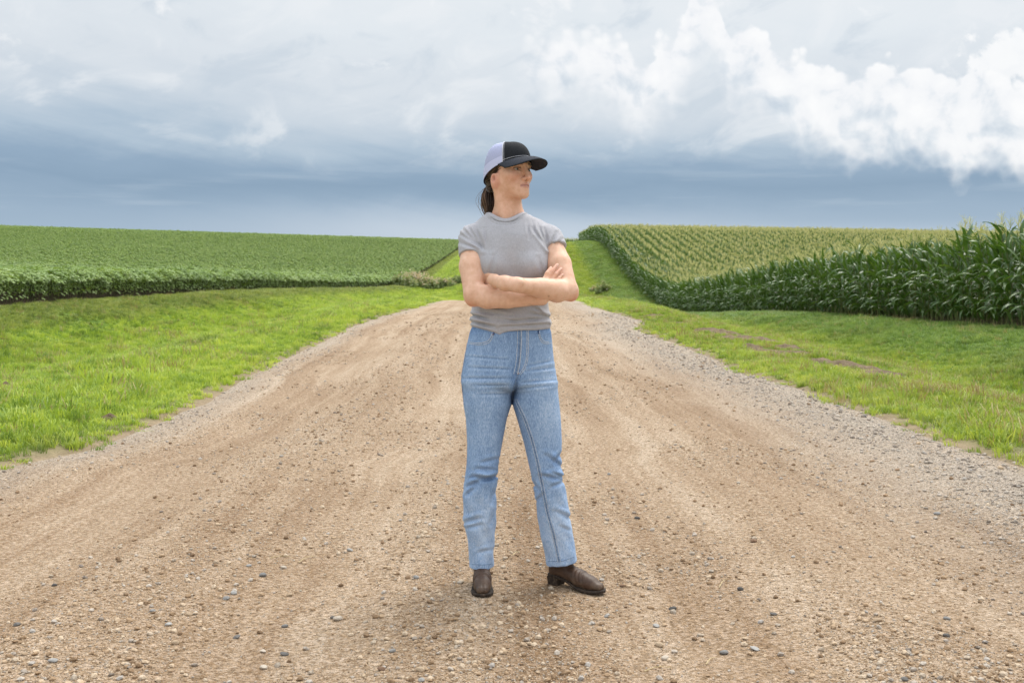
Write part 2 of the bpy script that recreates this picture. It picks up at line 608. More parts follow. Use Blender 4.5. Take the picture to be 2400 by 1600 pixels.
m_road, gg, out = new_mat('road_gravel_and_clay')
P = gg.pos()
x_, y_, z_ = gg.sep(P)
lat = gg.sep(gg.attr('Col'))[0]
streak = gg.noise(gg.xyz(lat * 13.0, y_ * 0.06, 0), 1.0, 5, 0.6, 0.08)
streak2 = gg.noise(gg.xyz(lat * 42.0, y_ * 0.13, 4), 1.0, 5, 0.65, 0.1)
blot = gg.noise(gg.xyz(x_ * 0.9, y_ * gg.lin(y_, 5.0, 30.0, 0.75, 0.22), 0), 1.0, 5, 0.62, 0.3)
gr = gg.noise(P, 45.0, 4, 0.7, dim='2D')
gr2 = gg.noise(P, 160.0, 2, 0.7, dim='2D')
cell = gg.vor(P, 95.0, 'F1', 'Color', dim='2D')
cellv = gg.sep(cell)[0]
cd = gg.vor(P, 95.0, 'F1', 'Distance', dim='2D')
cd2 = gg.vor(P, 42.0, 'F1', 'Distance', dim='2D')
tone = streak * 0.40 + streak2 * 0.36 + blot * 0.24 - gg.step(y_, 8.0, 4.5) * 0.045 + 0.035
colr = gg.ramp(tone, [(0.34, (0.225, 0.139, 0.076, 1)), (0.44, (0.345, 0.232, 0.142, 1)), (0.54, (0.445, 0.322, 0.214, 1)), (0.66, (0.555, 0.435, 0.318, 1))])
# pale dry limestone chips along the right side and at both edges
pale = gg.step(lat, 0.70, 0.93) * 0.85 + gg.step(lat, 0.12, 0.02) * 0.75
colr = gg.mix(gg.m('MULTIPLY', pale, gg.lin(blot, 0.3, 0.6, 0.5, 1.0), clamp=True), colr, (0.450, 0.385, 0.315, 1))
mult = gg.lin(gr * 0.5 + gr2 * 0.25 + cellv * 0.25, 0.28, 0.72, 0.48, 1.60)
colr = gg.hsv(colr, v=mult, s=gg.lin(cellv, 0, 1, 1.12, 0.82))
hgt = gr * 0.7 + gr2 * 0.25 - cd * 0.5 - cd2 * 0.5
nrm = gg.bump(hgt, 1.0, 0.022)
principled(gg, out, colr, 0.95, 0.15, nrm)
me = mesh_np('road', np.stack([XR, YR, ZR], -1).reshape(-1, 3), quads, [m_road])
vcol(me, np.stack([TT, TT * 0, TT * 0], -1).reshape(-1, 3))
link('road', me, kind='structure')
# ------------------------------------------------------------------ vegetation
def corn_leaf_verts(L, W, lift, droop, side, twist=0.0, segs=6, curl=0.25):
    """a blade that rises from the stalk, arches over and hangs; local x = outwards"""
    s = np.linspace(0, 1, segs + 1)
    ang = lift - (lift + droop) * s ** 1.25
    ds = L / segs
    x = np.concatenate([[0], np.cumsum(np.cos(ang[:-1]) * ds)])
    z = np.concatenate([[0], np.cumsum(np.sin(ang[:-1]) * ds)])
    y = side * s ** 2
    w = W * 0.5 * np.minimum(1, 0.45 + 2.2 * s) * (1 - s ** 2.6) + 0.002
    wav = 0.25 * W * np.sin(s * 9 + twist * 5)
    tw = twist * s
    V_ = []
    for sgn in (-1, 0, 1):
        oy = sgn * w * np.cos(tw)
        oz = abs(sgn) * w * curl + sgn * w * np.sin(tw) + (wav * sgn * 0.5)
        V_.append(np.stack([x - np.sin(ang) * oz * 0.6, y + oy, z + np.cos(ang) * oz], -1))
    n = segs + 1
    V_ = np.concatenate(V_)
    i = np.arange(segs)
    q = np.concatenate([np.stack([i, i + 1, i + 1 + n, i + n], -1), np.stack([i + n, i + n + 1, i + 1 + 2 * n, i + 2 * n], -1)])
    return V_, q


def rot_z(v, a):
    c, s_ = math.cos(a), math.sin(a)
    return v @ np.array([[c, s_, 0], [-s_, c, 0], [0, 0, 1]])


def corn_col(gg, c0=(0.036, 0.088, 0.018, 1), c1=(0.075, 0.155, 0.030, 1), c2=(0.150, 0.235, 0.055, 1)):
    P = gg.pos()
    n = gg.noise(P, 1.3, 3, 0.5) * 0.5 + gg.noise(P, 14.0, 3, 0.6) * 0.3 + gg.rand() * 0.2
    return gg.ramp(n, [(0.3, c0), (0.5, c1), (0.72, c2)])


m_cleaf = leaf_mat('corn_leaf_green', corn_col, 0.30, 0.34, 0.6)
m_cfar = leaf_mat('corn_leaf_upper', lambda q: corn_col(q, (0.060, 0.130, 0.030, 1), (0.125, 0.225, 0.055, 1), (0.24, 0.34, 0.11, 1)), 0.32, 0.45, 0.4)
m_stalk, gg, out = new_mat('corn_stalk')
principled(gg, out, gg.ramp(gg.noise(gg.pos(), 8.0, 3), [(0.3, (0.07, 0.10, 0.03, 1)), (0.7, (0.20, 0.20, 0.07, 1))]), 0.6, 0.3)
m_tassel = leaf_mat('corn_tassel', lambda q: q.ramp(q.rand() * 0.6 + q.noise(q.pos(), 3.0, 3) * 0.4, [(0.2, (0.54, 0.57, 0.23, 1)), (0.5, (0.74, 0.74, 0.37, 1)), (0.85, (0.82, 0.80, 0.48, 1))]), 0.3, 0.7, 0.2)


def corn_leaves(seed, n=13, height=1.76, far=False):
    r = np.random.default_rng(seed)
    out_ = []
    a0 = r.uniform(0, np.pi)
    for k in range(n):
        t = k / (n - 1)
        z = 0.16 + (height - 0.16) * t
        az = (np.pi / 2 if far else a0) + (k % 2) * np.pi + r.normal(0, 0.35)
        if t > 0.62:      # upper leaves stand up
            Lf, lift, droop = r.uniform(0.52, 0.72), R(r.uniform(62, 80)), R(r.uniform(-35, 30))
        else:             # lower leaves arch and hang
            Lf, lift, droop = r.uniform(0.68, 0.92), R(r.uniform(45, 66)), R(r.uniform(55, 84))
        if far:
            Lf *= 0.72
        v, q = corn_leaf_verts(Lf, r.uniform(0.075, 0.105), lift, droop, r.normal(0, 0.08), r.normal(0, 0.5))
        out_.append((v, q, az, z))
    return out_


def corn_stalk(height=2.0, sides=6):
    z = np.array([0, 0.25, 0.7, 1.2, 1.65, height])
    p = np.stack([0.01 * np.sin(z * 3), 0.01 * np.cos(z * 2.2), z], -1)
    return tube_np([p], [np.array([0.016, 0.015, 0.013, 0.011, 0.008, 0.005])], sides)


def corn_tassel(seed, z0=2.0, far=False):
    r = np.random.default_rng(seed)
    ps, rs = [], []
    ps.append([[0, 0, z0 - 0.05], [0.005, 0, z0 + 0.15], [0, 0.01, z0 + (0.34 if not far else 0.36)]]); rs.append(np.array([0.006, 0.007, 0.003]) * (1.9 if far else 1))
    for k in range(7):
        a = r.uniform(0, 2 * np.pi); l = r.uniform(0.14, 0.24); s_ = r.uniform(0.25, 0.6)
        b = z0 + 0.04 + 0.02 * k
        ps.append([[0, 0, b], [math.cos(a) * l * s_ * 0.6, math.sin(a) * l * s_ * 0.6, b + l * 0.6], [math.cos(a) * l * s_ * 1.3, math.sin(a) * l * s_ * 1.3, b + l * 0.95]])
        rs.append(np.array([0.004, 0.005, 0.002]) * (2.5 if far else 1))
    return tube_np(ps, rs, 3)


def join(parts):
    """[(v, f, mat_index)] -> v, faces, mats"""
    V_, F_, M__ = [], [], []
    o = 0
    for v, f, k in parts:
        V_.append(v); F_.append(np.asarray(f) + o); M__.append(np.full(len(f), k)); o += len(v)
    return np.concatenate(V_), np.concatenate(F_), np.concatenate(M__)


def corn_mesh(seed, far=False):
    parts = []
    lv = corn_leaves(seed, 12 if not far else 9, far=far)
    if far:
        lv = lv[3:]
    for v, q, az, z in lv:
        parts.append((rot_z(v, az) + np.array([0, 0, z]), q, 0))
    v, q = corn_stalk(2.0, 4); parts.append((v, q, 1))
    v, q = corn_tassel(seed, 2.0, far); parts.append((v, q, 2))
    v, f, k = join(parts)
    return mesh_np('corn_plant_whole', v, f, [m_cfar if far else m_cleaf, m_stalk, m_tassel], True, k)


# --- 300 plants of the row along the verge, each with its own parts
ROW0 = 10.9
VARS = []
for sd in range(6):
    lv = corn_leaves(100 + sd)
    leaf_meshes = [(mesh_np('corn_leaf', v, q, [m_cleaf]), az, z) for v, q, az, z in lv]
    v, q = corn_stalk(); st_me = mesh_np('corn_stalk', v, q, [m_stalk])
    v, q = corn_tassel(sd); ta_me = mesh_np('corn_tassel', v, q, [m_tassel])
    v, f, k = join([(rot_z(v, az) + np.array([0, 0, z]), q, 0) for v, q, az, z in lv])
    VARS.append((leaf_meshes, st_me, ta_me, mesh_np('corn_leaves', v, f, [m_cleaf])))

y = 23.7
n_corn = 0
row_end = 0
rr = np.random.default_rng(55)
while n_corn < 300:
    x = ROW0 + float(axis_x(y)) + rr.normal(0, 0.03)
    p = bpy.data.objects.new('corn_plant', None)
    COL.objects.link(p)
    p.empty_display_size = 0.2
    p.location = (x, y, float(H(x, y)) - 0.02)
    p.rotation_euler = (rr.normal(0, 0.035), rr.normal(0, 0.035) - 0.02, rr.uniform(0, 2 * np.pi))
    s_ = rr.normal(1.0, 0.05)
    p.scale = (s_, s_, s_ * rr.normal(1.0, 0.03))
    p['label'] = 'tall green corn plant in the front row of the field along the right verge'
    p['category'] = 'corn plant'
    p['group'] = 'corn plants in the front row'
    lm, sm, tm, all_l = VARS[rr.integers(0, 6)]
    link('stalk', sm, p)
    link('tassel', tm, p)
    if n_corn < 110:
        for me_, az, z in lm:
            o = link('leaf', me_, p)
            o.location = (0, 0, z)
            o.rotation_euler = (0, 0, az)
    else:
        link('leaves', all_l, p)
    n_corn += 1
    row_end = y
    y += rr.uniform(0.155, 0.215)

# --- the rest of the corn
PX, PYY = [], []
for k in range(0, 66):
    x0 = ROW0 + (0.80 * k if k < 3 else 1.6 + 1.08 * (k - 2))
    ya = row_end + 0.2 if k == 0 else max(19.0, x0 / 0.52)
    y_ = ya + np.cumsum(np.where(np.arange(1100) < max(0, (75 - ya) / 0.19), rr.uniform(0.16, 0.22, 1100), rr.uniform(0.20, 0.28, 1100)))
    y_ = y_[y_ < 192]
    PX.append(x0 + axis_x(y_) + rr.normal(0, 0.025, len(y_))); PYY.append(y_)
PX, PYY = np.concatenate(PX), np.concatenate(PYY)
ok = (PX / PYY < 0.52) & (PX / PYY > -0.1)
PX, PYY = PX[ok], PYY[ok]
n_main = len(PX)
fx, fy = [], []
for k in range(-14, 24):          # the field across the top of the rise
    y_ = np.arange(262.0, 290.0, 0.4)
    fx.append(5 + 1.08 * k + (y_ - 262) * 0.35); fy.append(y_)
PX = np.concatenate([PX] + fx); PYY = np.concatenate([PYY] + fy)
n_all = len(PX)
pts = np.stack([PX, PYY], -1)
rots = np.stack([rr.normal(0, 0.04, n_all), rr.normal(0, 0.04, n_all), rr.uniform(0, 6.28, n_all)], -1)
scl = np.repeat(rr.normal(1.0, 0.05, n_all)[:, None], 3, 1)
nearp = (PYY < 70) | (PX - axis_x(PYY) < ROW0 + 2.0) & (PYY < 250)
var = np.where(nearp, rr.integers(0, 4, n_all), rr.integers(4, 7, n_all))
rots[:, 2] = np.where(~nearp, np.where(rots[:, 2] > 3.14, np.pi, 0) + rr.normal(0, 0.25, n_all), rots[:, 2])
pts = np.array(pts)
pts = np.column_stack([pts, H(pts[:, 0], pts[:, 1]) - 0.02])
rots, scl, var = np.array(rots), np.array(scl), np.array(var)
cprot = [corn_mesh(200 + i) for i in range(4)] + [corn_mesh(300 + i, True) for i in range(3)]
scatter('corn_field', pts[:n_main], rots[:n_main], scl[:n_main], var[:n_main], cprot,
        'tasselled corn standing in rows across the dip and hillside on the right', 'corn field')
scatter('corn_field', pts[n_main:], rots[n_main:], scl[n_main:], var[n_main:], cprot,
        'small far strip of corn on the crest behind the grass corridor', 'corn field')

# ------------------------------------------------------------------ soybeans
def soy_col(gg):
    P = gg.pos()
    n = gg.noise(P, 0.35, 4, 0.55) * 0.45 + gg.noise(P, 18.0, 2, 0.6) * 0.35 + gg.rand() * 0.2
    return gg.ramp(n, [(0.3, (0.135, 0.230, 0.055, 1)), (0.5, (0.240, 0.360, 0.100, 1)), (0.72, (0.345, 0.455, 0.165, 1))])


m_soy = leaf_mat('soybean_leaf', soy_col, 0.30, 0.42, 0.45)
m_soystem, gg, out = new_mat('soybean_stem')
principled(gg, out, (0.045, 0.06, 0.022, 1), 0.7, 0.2)


def soy_mesh(seed, length, nl, size, half=0.38, span=1.3):
    r = np.random.default_rng(seed)
    V_, F_ = [], []
    # outline of one leaflet, folded along the midrib
    base = np.array([[0, 0, 0], [0.45, 0.36, 0.05], [1.0, 0, -0.06], [0.45, -0.36, 0.05], [0.5, 0, 0.0]])
    fac = np.array([[0, 4, 1], [1, 4, 2], [2, 4, 3], [3, 4, 0]])
    o = 0
    for k in range(nl):
        yy = r.uniform(-length / 2, length / 2)
        th = r.uniform(-span, span) if r.random() < 0.95 else r.choice([-1.5, 1.5])
        rad = 0.40 * (0.75 + 0.25 * r.random())
        hx = math.sin(th) * rad * half / 0.40
        hz = 0.47 + math.cos(th) * 0.40 * (0.8 + 0.2 * r.random()) + r.normal(0, 0.03)
        if abs(th) > 1.4:
            hx *= 0.55; hz = r.uniform(0.12, 0.5)
        a = r.uniform(0, 6.28)
        tilt = r.normal(0.15, 0.35)
        Mx = (Matrix.Rotation(th * 0.55, 3, 'Y') @ Matrix.Rotation(a, 3, 'Z') @ Matrix.Rotation(tilt, 3, 'Y'))
        for da in ((0, 1.0, -1.0) if nl < 400 else (0,)):
            M2 = np.array(Mx @ Matrix.Rotation(da * 1.25, 3, 'Z'))
            V_.append((base * size * r.uniform(0.75, 1.15)) @ M2.T + np.array([hx, yy, hz]))
            F_.append(fac + o); o += 5
    nleaf = len(F_) * 4
    ps, rs = [], []
    for k in range(int(length / 0.14)):
        yy = -length / 2 + 0.14 * k + r.normal(0, 0.01)
        ps.append([[0, yy, 0], [r.normal(0, 0.05), yy, 0.4], [r.normal(0, 0.14), yy + r.normal(0, 0.03), 0.75]]); rs.append([0.005, 0.004, 0.002])
    v, q = tube_np(ps, rs, 3)
    V_.append(v)
    f3 = np.concatenate(F_)
    return mesh_np('soybean_row_piece', np.concatenate(V_), [f3, q + o], [m_soy, m_soystem], False,
                   np.concatenate([np.zeros(len(f3)), np.ones(len(q))]))


sprot = [soy_mesh(10 + i, 0.5, 240, 0.056, 0.40, 1.12) for i in range(4)] + [soy_mesh(30 + i, 1.1, 300, 0.080, 0.29) for i in range(2)] + [soy_mesh(50 + i, 1.1, 200, 0.075, 0.16) for i in range(2)]
SOY0 = -11.25
PX, PYY = [], []
for k in range(0, 190):
    x0 = SOY0 - 0.76 * k
    ya = max(20.0, -x0 / 0.515)
    y_ = [ya]
    while y_[-1] < 300:
        y_.append(y_[-1] + (0.42 if y_[-1] < 75 else 0.95))
    y_ = np.array(y_)
    PX.append(x0 + axis_x(y_) + rr.normal(0, 0.03, len(y_))); PYY.append(y_)
PX, PYY = np.concatenate(PX), np.concatenate(PYY)
n_all = len(PX)
pts = np.column_stack([PX, PYY, H(PX, PYY)])
rots = np.column_stack([np.zeros(n_all), np.zeros(n_all), np.where(rr.random(n_all) < 0.5, 0, np.pi) + rr.normal(0, 0.05, n_all)])
s_ = rr.normal(1.0, 0.05, n_all)
scl = np.column_stack([s_, np.ones(n_all), s_ * rr.normal(1.0, 0.07, n_all) * np.where(PYY < 75, 0.86, 0.92)])
var = np.where(PYY < 75, rr.integers(0, 4, n_all), np.where(PYY < 115, rr.integers(4, 6, n_all), rr.integers(6, 8, n_all)))
scatter('soybean_field', pts, rots, scl, var, sprot, 'low dark green soybean crop covering the rising field on the left', 'soybean field')

# ------------------------------------------------------------------ grass of the verges
def grass_col(gg):
    P = gg.pos()
    x_, y_, z_ = gg.sep(P)
    big = gg.noise(gg.xyz(x_, y_ * 0.55, 0), 0.42, 5, 0.6, 0.5)
    mid = gg.noise(P, 2.6, 4, 0.6)
    n = big * 0.42 + mid * 0.26 + gg.rand() * 0.32
    lush = gg.ramp(n, [(0.30, (0.115, 0.205, 0.040, 1)), (0.44, (0.275, 0.405, 0.065, 1)), (0.55, (0.415, 0.545, 0.095, 1)), (0.70, (0.53, 0.61, 0.15, 1))])
    cool = gg.ramp(n, [(0.30, (0.085, 0.160, 0.040, 1)), (0.5, (0.185, 0.300, 0.080, 1)), (0.72, (0.30, 0.41, 0.15, 1))])
    yello = gg.ramp(n, [(0.30, (0.135, 0.210, 0.034, 1)), (0.48, (0.275, 0.380, 0.062, 1)), (0.72, (0.45, 0.50, 0.14, 1))])
    dryp = gg.noise(gg.xyz(x_ * 0.8, y_ * 0.35, 7.0), 1.0, 5, 0.65, 0.4)
    back_r = gg.step(x_, 7.4, 8.6)
    back_l = gg.step(x_, -8.4, -9.4)
    c = gg.mix(gg.step(x_, 2.0, 4.0) * 0.75, lush, yello)
    c = gg.mix(back_r, c, cool)
    olive = gg.ramp(n, [(0.30, (0.105, 0.145, 0.042, 1)), (0.5, (0.215, 0.275, 0.085, 1)), (0.72, (0.35, 0.38, 0.16, 1))])
    c = gg.mix(back_l * 0.85, c, olive)
    c = gg.mix(gg.step(dryp, 0.50, 0.68) * 0.7, c, olive)
    c = gg.mix(gg.step(dryp, 0.42, 0.28) * 0.6, c, yello)
    return c


m_grass = leaf_mat('verge_grass', grass_col, 0.42, 0.5, 0.3)
m_dry = leaf_mat('dry_grass', lambda q: q.ramp(q.rand(), [(0.0, (0.30, 0.23, 0.11, 1)), (1.0, (0.48, 0.40, 0.22, 1))]), 0.25, 0.7, 0.15)


def tuft(seed, nb, spread, mat, lean=0.45, width=0.03):
    """unit-height tuft of bent blades"""
    r = np.random.default_rng(seed)
    V_, F_ = [], []
    o = 0
    for k in range(nb):
        a = r.uniform(0, 6.28); rad = spread * math.sqrt(r.random())
        bx, by = math.cos(a) * rad, math.sin(a) * rad
        h = r.uniform(0.55, 1.0); d = r.uniform(0, 6.28); ln = abs(r.normal(0, lean)) * h
        w = width * r.uniform(0.7, 1.3)
        px, py = -math.sin(d) * w, math.cos(d) * w
        cx, cy = math.cos(d), math.sin(d)
        V_.append(np.array([[bx - px, by - py, -0.05], [bx + px, by + py, -0.05],
                            [bx + cx * ln * 0.3 - px * 0.9, by + cy * ln * 0.3 - py * 0.9, h * 0.5], [bx + cx * ln * 0.3 + px * 0.9, by + cy * ln * 0.3 + py * 0.9, h * 0.5],
                            [bx + cx * ln * 0.75 - px * 0.5, by + cy * ln * 0.75 - py * 0.5, h * 0.84], [bx + cx * ln * 0.75 + px * 0.5, by + cy * ln * 0.75 + py * 0.5, h * 0.84],
                            [bx + cx * ln * 1.25, by + cy * ln * 1.25, h * (0.98 - 0.25 * min(1, ln))]]))
        F_ += [[o, o + 1, o + 3, o + 2], [o + 2, o + 3, o + 5, o + 4]]
        F_ += [[o + 4, o + 5, o + 6, o + 6]]
        o += 7
    F_ = np.array(F_)
    q = F_[F_[:, 2] != F_[:, 3]]; t = F_[F_[:, 2] == F_[:, 3]][:, :3]
    return mesh_np('grass_tuft', np.concatenate(V_), [q, t], [mat], True)


gprot = [tuft(i, 26, 0.55, m_grass) for i in range(5)] + [tuft(20 + i, 60, 1.3, m_grass, 0.6, 0.028) for i in range(3)] + [tuft(40 + i, 12, 0.5, m_dry, 0.5, 0.022) for i in range(2)]


BARE = []      # bare patches in the right verge: (x, y, radius)
for (u, v, rad) in [(1668, 776, .5), (1700, 785, .55), (1735, 796, .6), (1790, 800, .45), (1640, 782, .3), (1760, 815, .3), (1800, 827, .35), (1870, 832, .5), (1845, 815, .3), (1985, 860, .45), (2020, 866, .4), (2075, 882, .4), (1925, 850, .25), (1540, 742, .5), (1590, 760, .35),
                    (380, 822, .22), (498, 784, .15), (552, 782, .15), (255, 985, .09), (12, 912, .08)]:
    x, y, z = ray_ground(u, v)
    BARE.append((x, y, rad))


def bare_mask(x, y):
    m = np.zeros(np.shape(x))
    nz = 0.5 * vnoise(x * 3, y * 3, 31, 3)
    for bx, by, br in BARE:
        d = np.hypot((x - bx) / br, (y - by) / (br * 1.6)) + nz
        m = np.maximum(m, 1 - smoothstep(d, 0.6, 1.0))
    return m


def verge(name, side, label):
    r = np.random.default_rng(77 + side)
    N0 = 520000
    # more tufts near the camera
    t = r.random(N0)
    y = 5.0 * (215 / 5.0) ** t
    lat = r.random(N0)
    if side > 0:
        a = road_r(y) - 0.10; b = 10.95 + axis_x(y)
    else:
        a = road_l(y) + 0.10; b = -11.0 + axis_x(y)
    x = a + (b - a) * lat
    dist = np.abs(x - a)
    # density in tufts per square metre falls with distance; proposals have density ~ N0/(ln*width*y)
    prop = N0 / (np.log(215 / 5.0) * np.abs(b - a) * y)
    want = np.clip(210 * (14.0 / np.maximum(y, 8)) ** 1.0, 14, 260)
    keep = r.random(N0) < want / prop
    keep &= np.abs(x / y) < 0.53
    keep &= (dist + 0.22 * vnoise(x * 2.2, y * 2.2, 41, 4)) > 0.05
    keep &= r.random(N0) > bare_mask(x, y) * 0.96
    # thin along the very edge of the gravel
    keep &= r.random(N0) < 0.25 + 0.75 * smoothstep(dist, 0.05, 0.6)
    x, y, dist = x[keep], y[keep], dist[keep]
    n = len(x)
    h = 0.055 + 0.050 * smoothstep(dist, 0.1, 0.9) - 0.030 * smoothstep(dist, 1.5, 3.2) + 0.045 * np.exp(-((dist - 4.1) / 0.45) ** 2)
    cl = vnoise(x * 1.6, y * 1.1, 44, 4)
    h = h * (0.72 + 0.65 * smoothstep(cl, -0.5, 0.55)) * r.uniform(0.7, 1.35, n)
    h = h * (1 - 0.7 * np.clip(bare_mask((x - 0) * 1.0, y - 0.25), 0, 1))
    if side > 0:
        h *= 1 - 0.35 * np.exp(-((dist - 2.0) / 1.2) ** 2)
    far = y > 38
    grow = 1 + 0.012 * np.maximum(y - 20, 0)
    var_ = np.where(far, r.integers(5, 8, n), r.integers(0, 5, n))
    dry = r.random(n) < (0.06 + 0.30 * (side > 0) * np.exp(-((dist - 1.8) / 1.5) ** 2)) * (0.4 + vnoise(x * 0.7, y * 0.7, 47, 3).clip(0, 1) * 2)
    clump = r.random(n) < 0.02
    h = np.where(clump, h * 1.5, h)
    var_ = np.where(dry, r.integers(8, 10, n), var_)
    h = np.where(dry, h * 1.45, h)
    z = H(x, y) - 0.01
    rot_ = np.column_stack([r.normal(0, 0.12, n), r.normal(0, 0.12, n), r.uniform(0, 6.28, n)])
    wide = np.where(far, 0.17, np.maximum(h, 0.10)) * grow
    sc = np.column_stack([wide, wide, h * np.minimum(grow, 1.5)])
    return scatter(name, np.column_stack([x, y, z]), rot_, sc, var_, gprot, label, 'grass')


verge('verge_grass', -1, 'bright green grass covering the left verge between road and soybeans')
verge('verge_grass', 1, 'yellow green grass covering the right verge between road and corn')
# ------------------------------------------------------------------ the person
PY = 4.43                       # distance of the person from the camera
SC = F_PX / PY


def W(u, v, y=0.0):
    """pixel of the photograph at depth y (behind + / before -) of the person -> scene point"""
    d = PY + y
    return np.array([(u - 1200) * d / F_PX, y, CAM_H - (v - V_HOR) * d / F_PX])


def seg(p, a, b, ra, rb):
    a, b = np.asarray(a, np.float32), np.asarray(b, np.float32)
    d = b - a
    t = np.clip(((p - a) @ d) / float(d @ d), 0, 1)
    q = p - a - t[..., None] * d
    return np.sqrt((q * q).sum(-1)) - (ra + (rb - ra) * t)


def ell(p, c, r):
    q = (p - np.asarray(c, np.float32)) / np.asarray(r, np.float32)
    k = np.sqrt((q * q).sum(-1))
    return (k - 1) * float(min(r))


def smin(a, b, k):
    h = np.clip(0.5 + 0.5 * (b - a) / k, 0, 1)
    return b + (a - b) * h - k * h * (1 - h)


def smax(a, b, k):
    return -smin(-a, -b, k)


def loft(p, rows, power=2.0):
    """rows: (z, cx, halfwidth, cy, halfdepth) sorted by z"""
    rows = np.array(sorted(rows), np.float32)
    z = p[..., 2]
    cx, hw, cy, hd = [np.interp(z, rows[:, 0], rows[:, i]).astype(np.float32) for i in (1, 2, 3, 4)]
    qx, qy = np.abs((p[..., 0] - cx) / hw), np.abs((p[..., 1] - cy) / hd)
    k = (qx ** power + qy ** power) ** (1.0 / power)
    return (k - 1) * np.minimum(hw, hd)


def surface_nets(fn, lo, hi, h):
    lo, hi = np.asarray(lo, np.float32), np.asarray(hi, np.float32)
    n = np.ceil((hi - lo) / h).astype(int) + 1
    ax = [lo[i] + h * np.arange(n[i], dtype=np.float32) for i in range(3)]
    gr_ = np.empty(n, np.float32)
    ch = max(1, int(400000 // (n[1] * n[2])))
    for i in range(0, n[0], ch):
        P_ = np.stack(np.meshgrid(ax[0][i:i + ch], ax[1], ax[2], indexing='ij'), -1)
        gr_[i:i + ch] = fn(P_)
    s_ = gr_ < 0
    cnt = np.zeros(n - 1, np.int8)
    for a in (0, 1):
        for b in (0, 1):
            for c in (0, 1):
                cnt += s_[a:n[0] - 1 + a, b:n[1] - 1 + b, c:n[2] - 1 + c]
    act = (cnt > 0) & (cnt < 8)
    ci = np.argwhere(act)
    vid = np.full(n - 1, -1, np.int32)
    vid[act] = np.arange(len(ci))
    acc = np.zeros((len(ci), 3)); num = np.zeros(len(ci))
    cor = [(a, b, c) for a in (0, 1) for b in (0, 1) for c in (0, 1)]
    for A in cor:
        for k in range(3):
            if A[k]:
                continue
            B = list(A); B[k] = 1
            ga = gr_[ci[:, 0] + A[0], ci[:, 1] + A[1], ci[:, 2] + A[2]]
            gb = gr_[ci[:, 0] + B[0], ci[:, 1] + B[1], ci[:, 2] + B[2]]
            cr = (ga < 0) != (gb < 0)
            t = np.where(cr, ga / np.where(cr, ga - gb, 1), 0)
            pt = np.array(A, float)[None] + np.eye(3)[k][None] * t[:, None]
            acc += pt * cr[:, None]; num += cr
    V_ = lo + h * (ci + acc / num[:, None])
    F_ = []
    for k in range(3):
        o1, o2 = (k + 1) % 3, (k + 2) % 3
        sl0 = [slice(None)] * 3; sl1 = [slice(None)] * 3
        sl0[k] = slice(0, -1); sl1[k] = slice(1, None)
        ed = s_[tuple(sl0)] != s_[tuple(sl1)]
        e = np.argwhere(ed)
        ok = (e[:, o1] > 0) & (e[:, o2] > 0) & (e[:, o1] < n[o1] - 1) & (e[:, o2] < n[o2] - 1)
        e = e[ok]
        ins = s_[e[:, 0], e[:, 1], e[:, 2]]

        def cell(d1, d2):
            c = e.copy(); c[:, o1] -= d1; c[:, o2] -= d2
            return vid[c[:, 0], c[:, 1], c[:, 2]]
        q = np.stack([cell(1, 1), cell(0, 1), cell(0, 0), cell(1, 0)], -1)
        q = np.where(ins[:, None], q, q[:, ::-1])
        F_.append(q)
    return V_, np.concatenate(F_)


def creases(p, lst, front_y=0.03):
    """soft folds along lines given in pixels of the photograph: + pushes the cloth in"""
    x, y, z = p[..., 0], p[..., 1], p[..., 2]
    out_ = np.zeros(x.shape, np.float32)
    fr = smoothstep(-y, -front_y - 0.03, -front_y + 0.02).astype(np.float32)
    d = PY + np.minimum(y, 0.0)
    uu = 1200 + x * F_PX / d
    vv = V_HOR + (CAM_H - z) * F_PX / d
    for (u1, v1, u2, v2, w, dep) in lst:
        du, dv = u2 - u1, v2 - v1
        L2 = du * du + dv * dv
        near_ = (uu > min(u1, u2) - 4 * w) & (uu < max(u1, u2) + 4 * w) & (vv > min(v1, v2) - 4 * w) & (vv < max(v1, v2) + 4 * w) & (fr > 0)
        if not near_.any():
            continue
        a, b = uu[near_], vv[near_]
        t = np.clip(((a - u1) * du + (b - v1) * dv) / L2, 0, 1)
        dist = np.hypot(a - u1 - t * du, b - v1 - t * dv)
        side = np.sign((a - u1) * dv - (b - v1) * du)
        tap = 0.35 + 0.65 * np.sin(np.pi * np.clip(t, 0.02, 0.98))
        prof_ = np.exp(-(dist / w) ** 2) - 0.55 * np.exp(-((dist - 1.9 * w) / (1.1 * w)) ** 2) * (side > 0)
        out_[near_] += dep * tap * prof_
    return out_ * fr


# ---- arms: joints
shR = W(1107, 558, 0.0); elR = W(1111, 694, -0.115); wrR = W(1270, 699, -0.175)
shL = W(1288, 559, 0.0); elL = W(1331, 683, -0.125); wrL = W(1212, 668, -0.262)
handL = [W(1212, 667, -0.262), W(1184, 664, -0.240), W(1153, 657, -0.172), W(1126, 651, -0.045)]

# ---- head frame
YAW = R(46)
HC = W(1192, 402, 0.005)
fwd = np.array([math.sin(YAW), -math.cos(YAW), 0.0])
latv = np.array([math.cos(YAW), math.sin(YAW), 0.0])
upv = np.array([0.0, 0.0, 1.0])
PIT = R(3)
fw2 = fwd * math.cos(PIT) + upv * math.sin(PIT)
up2 = upv * math.cos(PIT) - fwd * math.sin(PIT)
HM = np.stack([latv, fw2, up2]).astype(np.float32)       # rows: lateral, forward, up


def to_head(p): return (p - HC.astype(np.float32)) @ HM.T
def from_head(q): return np.asarray(q) @ HM + HC


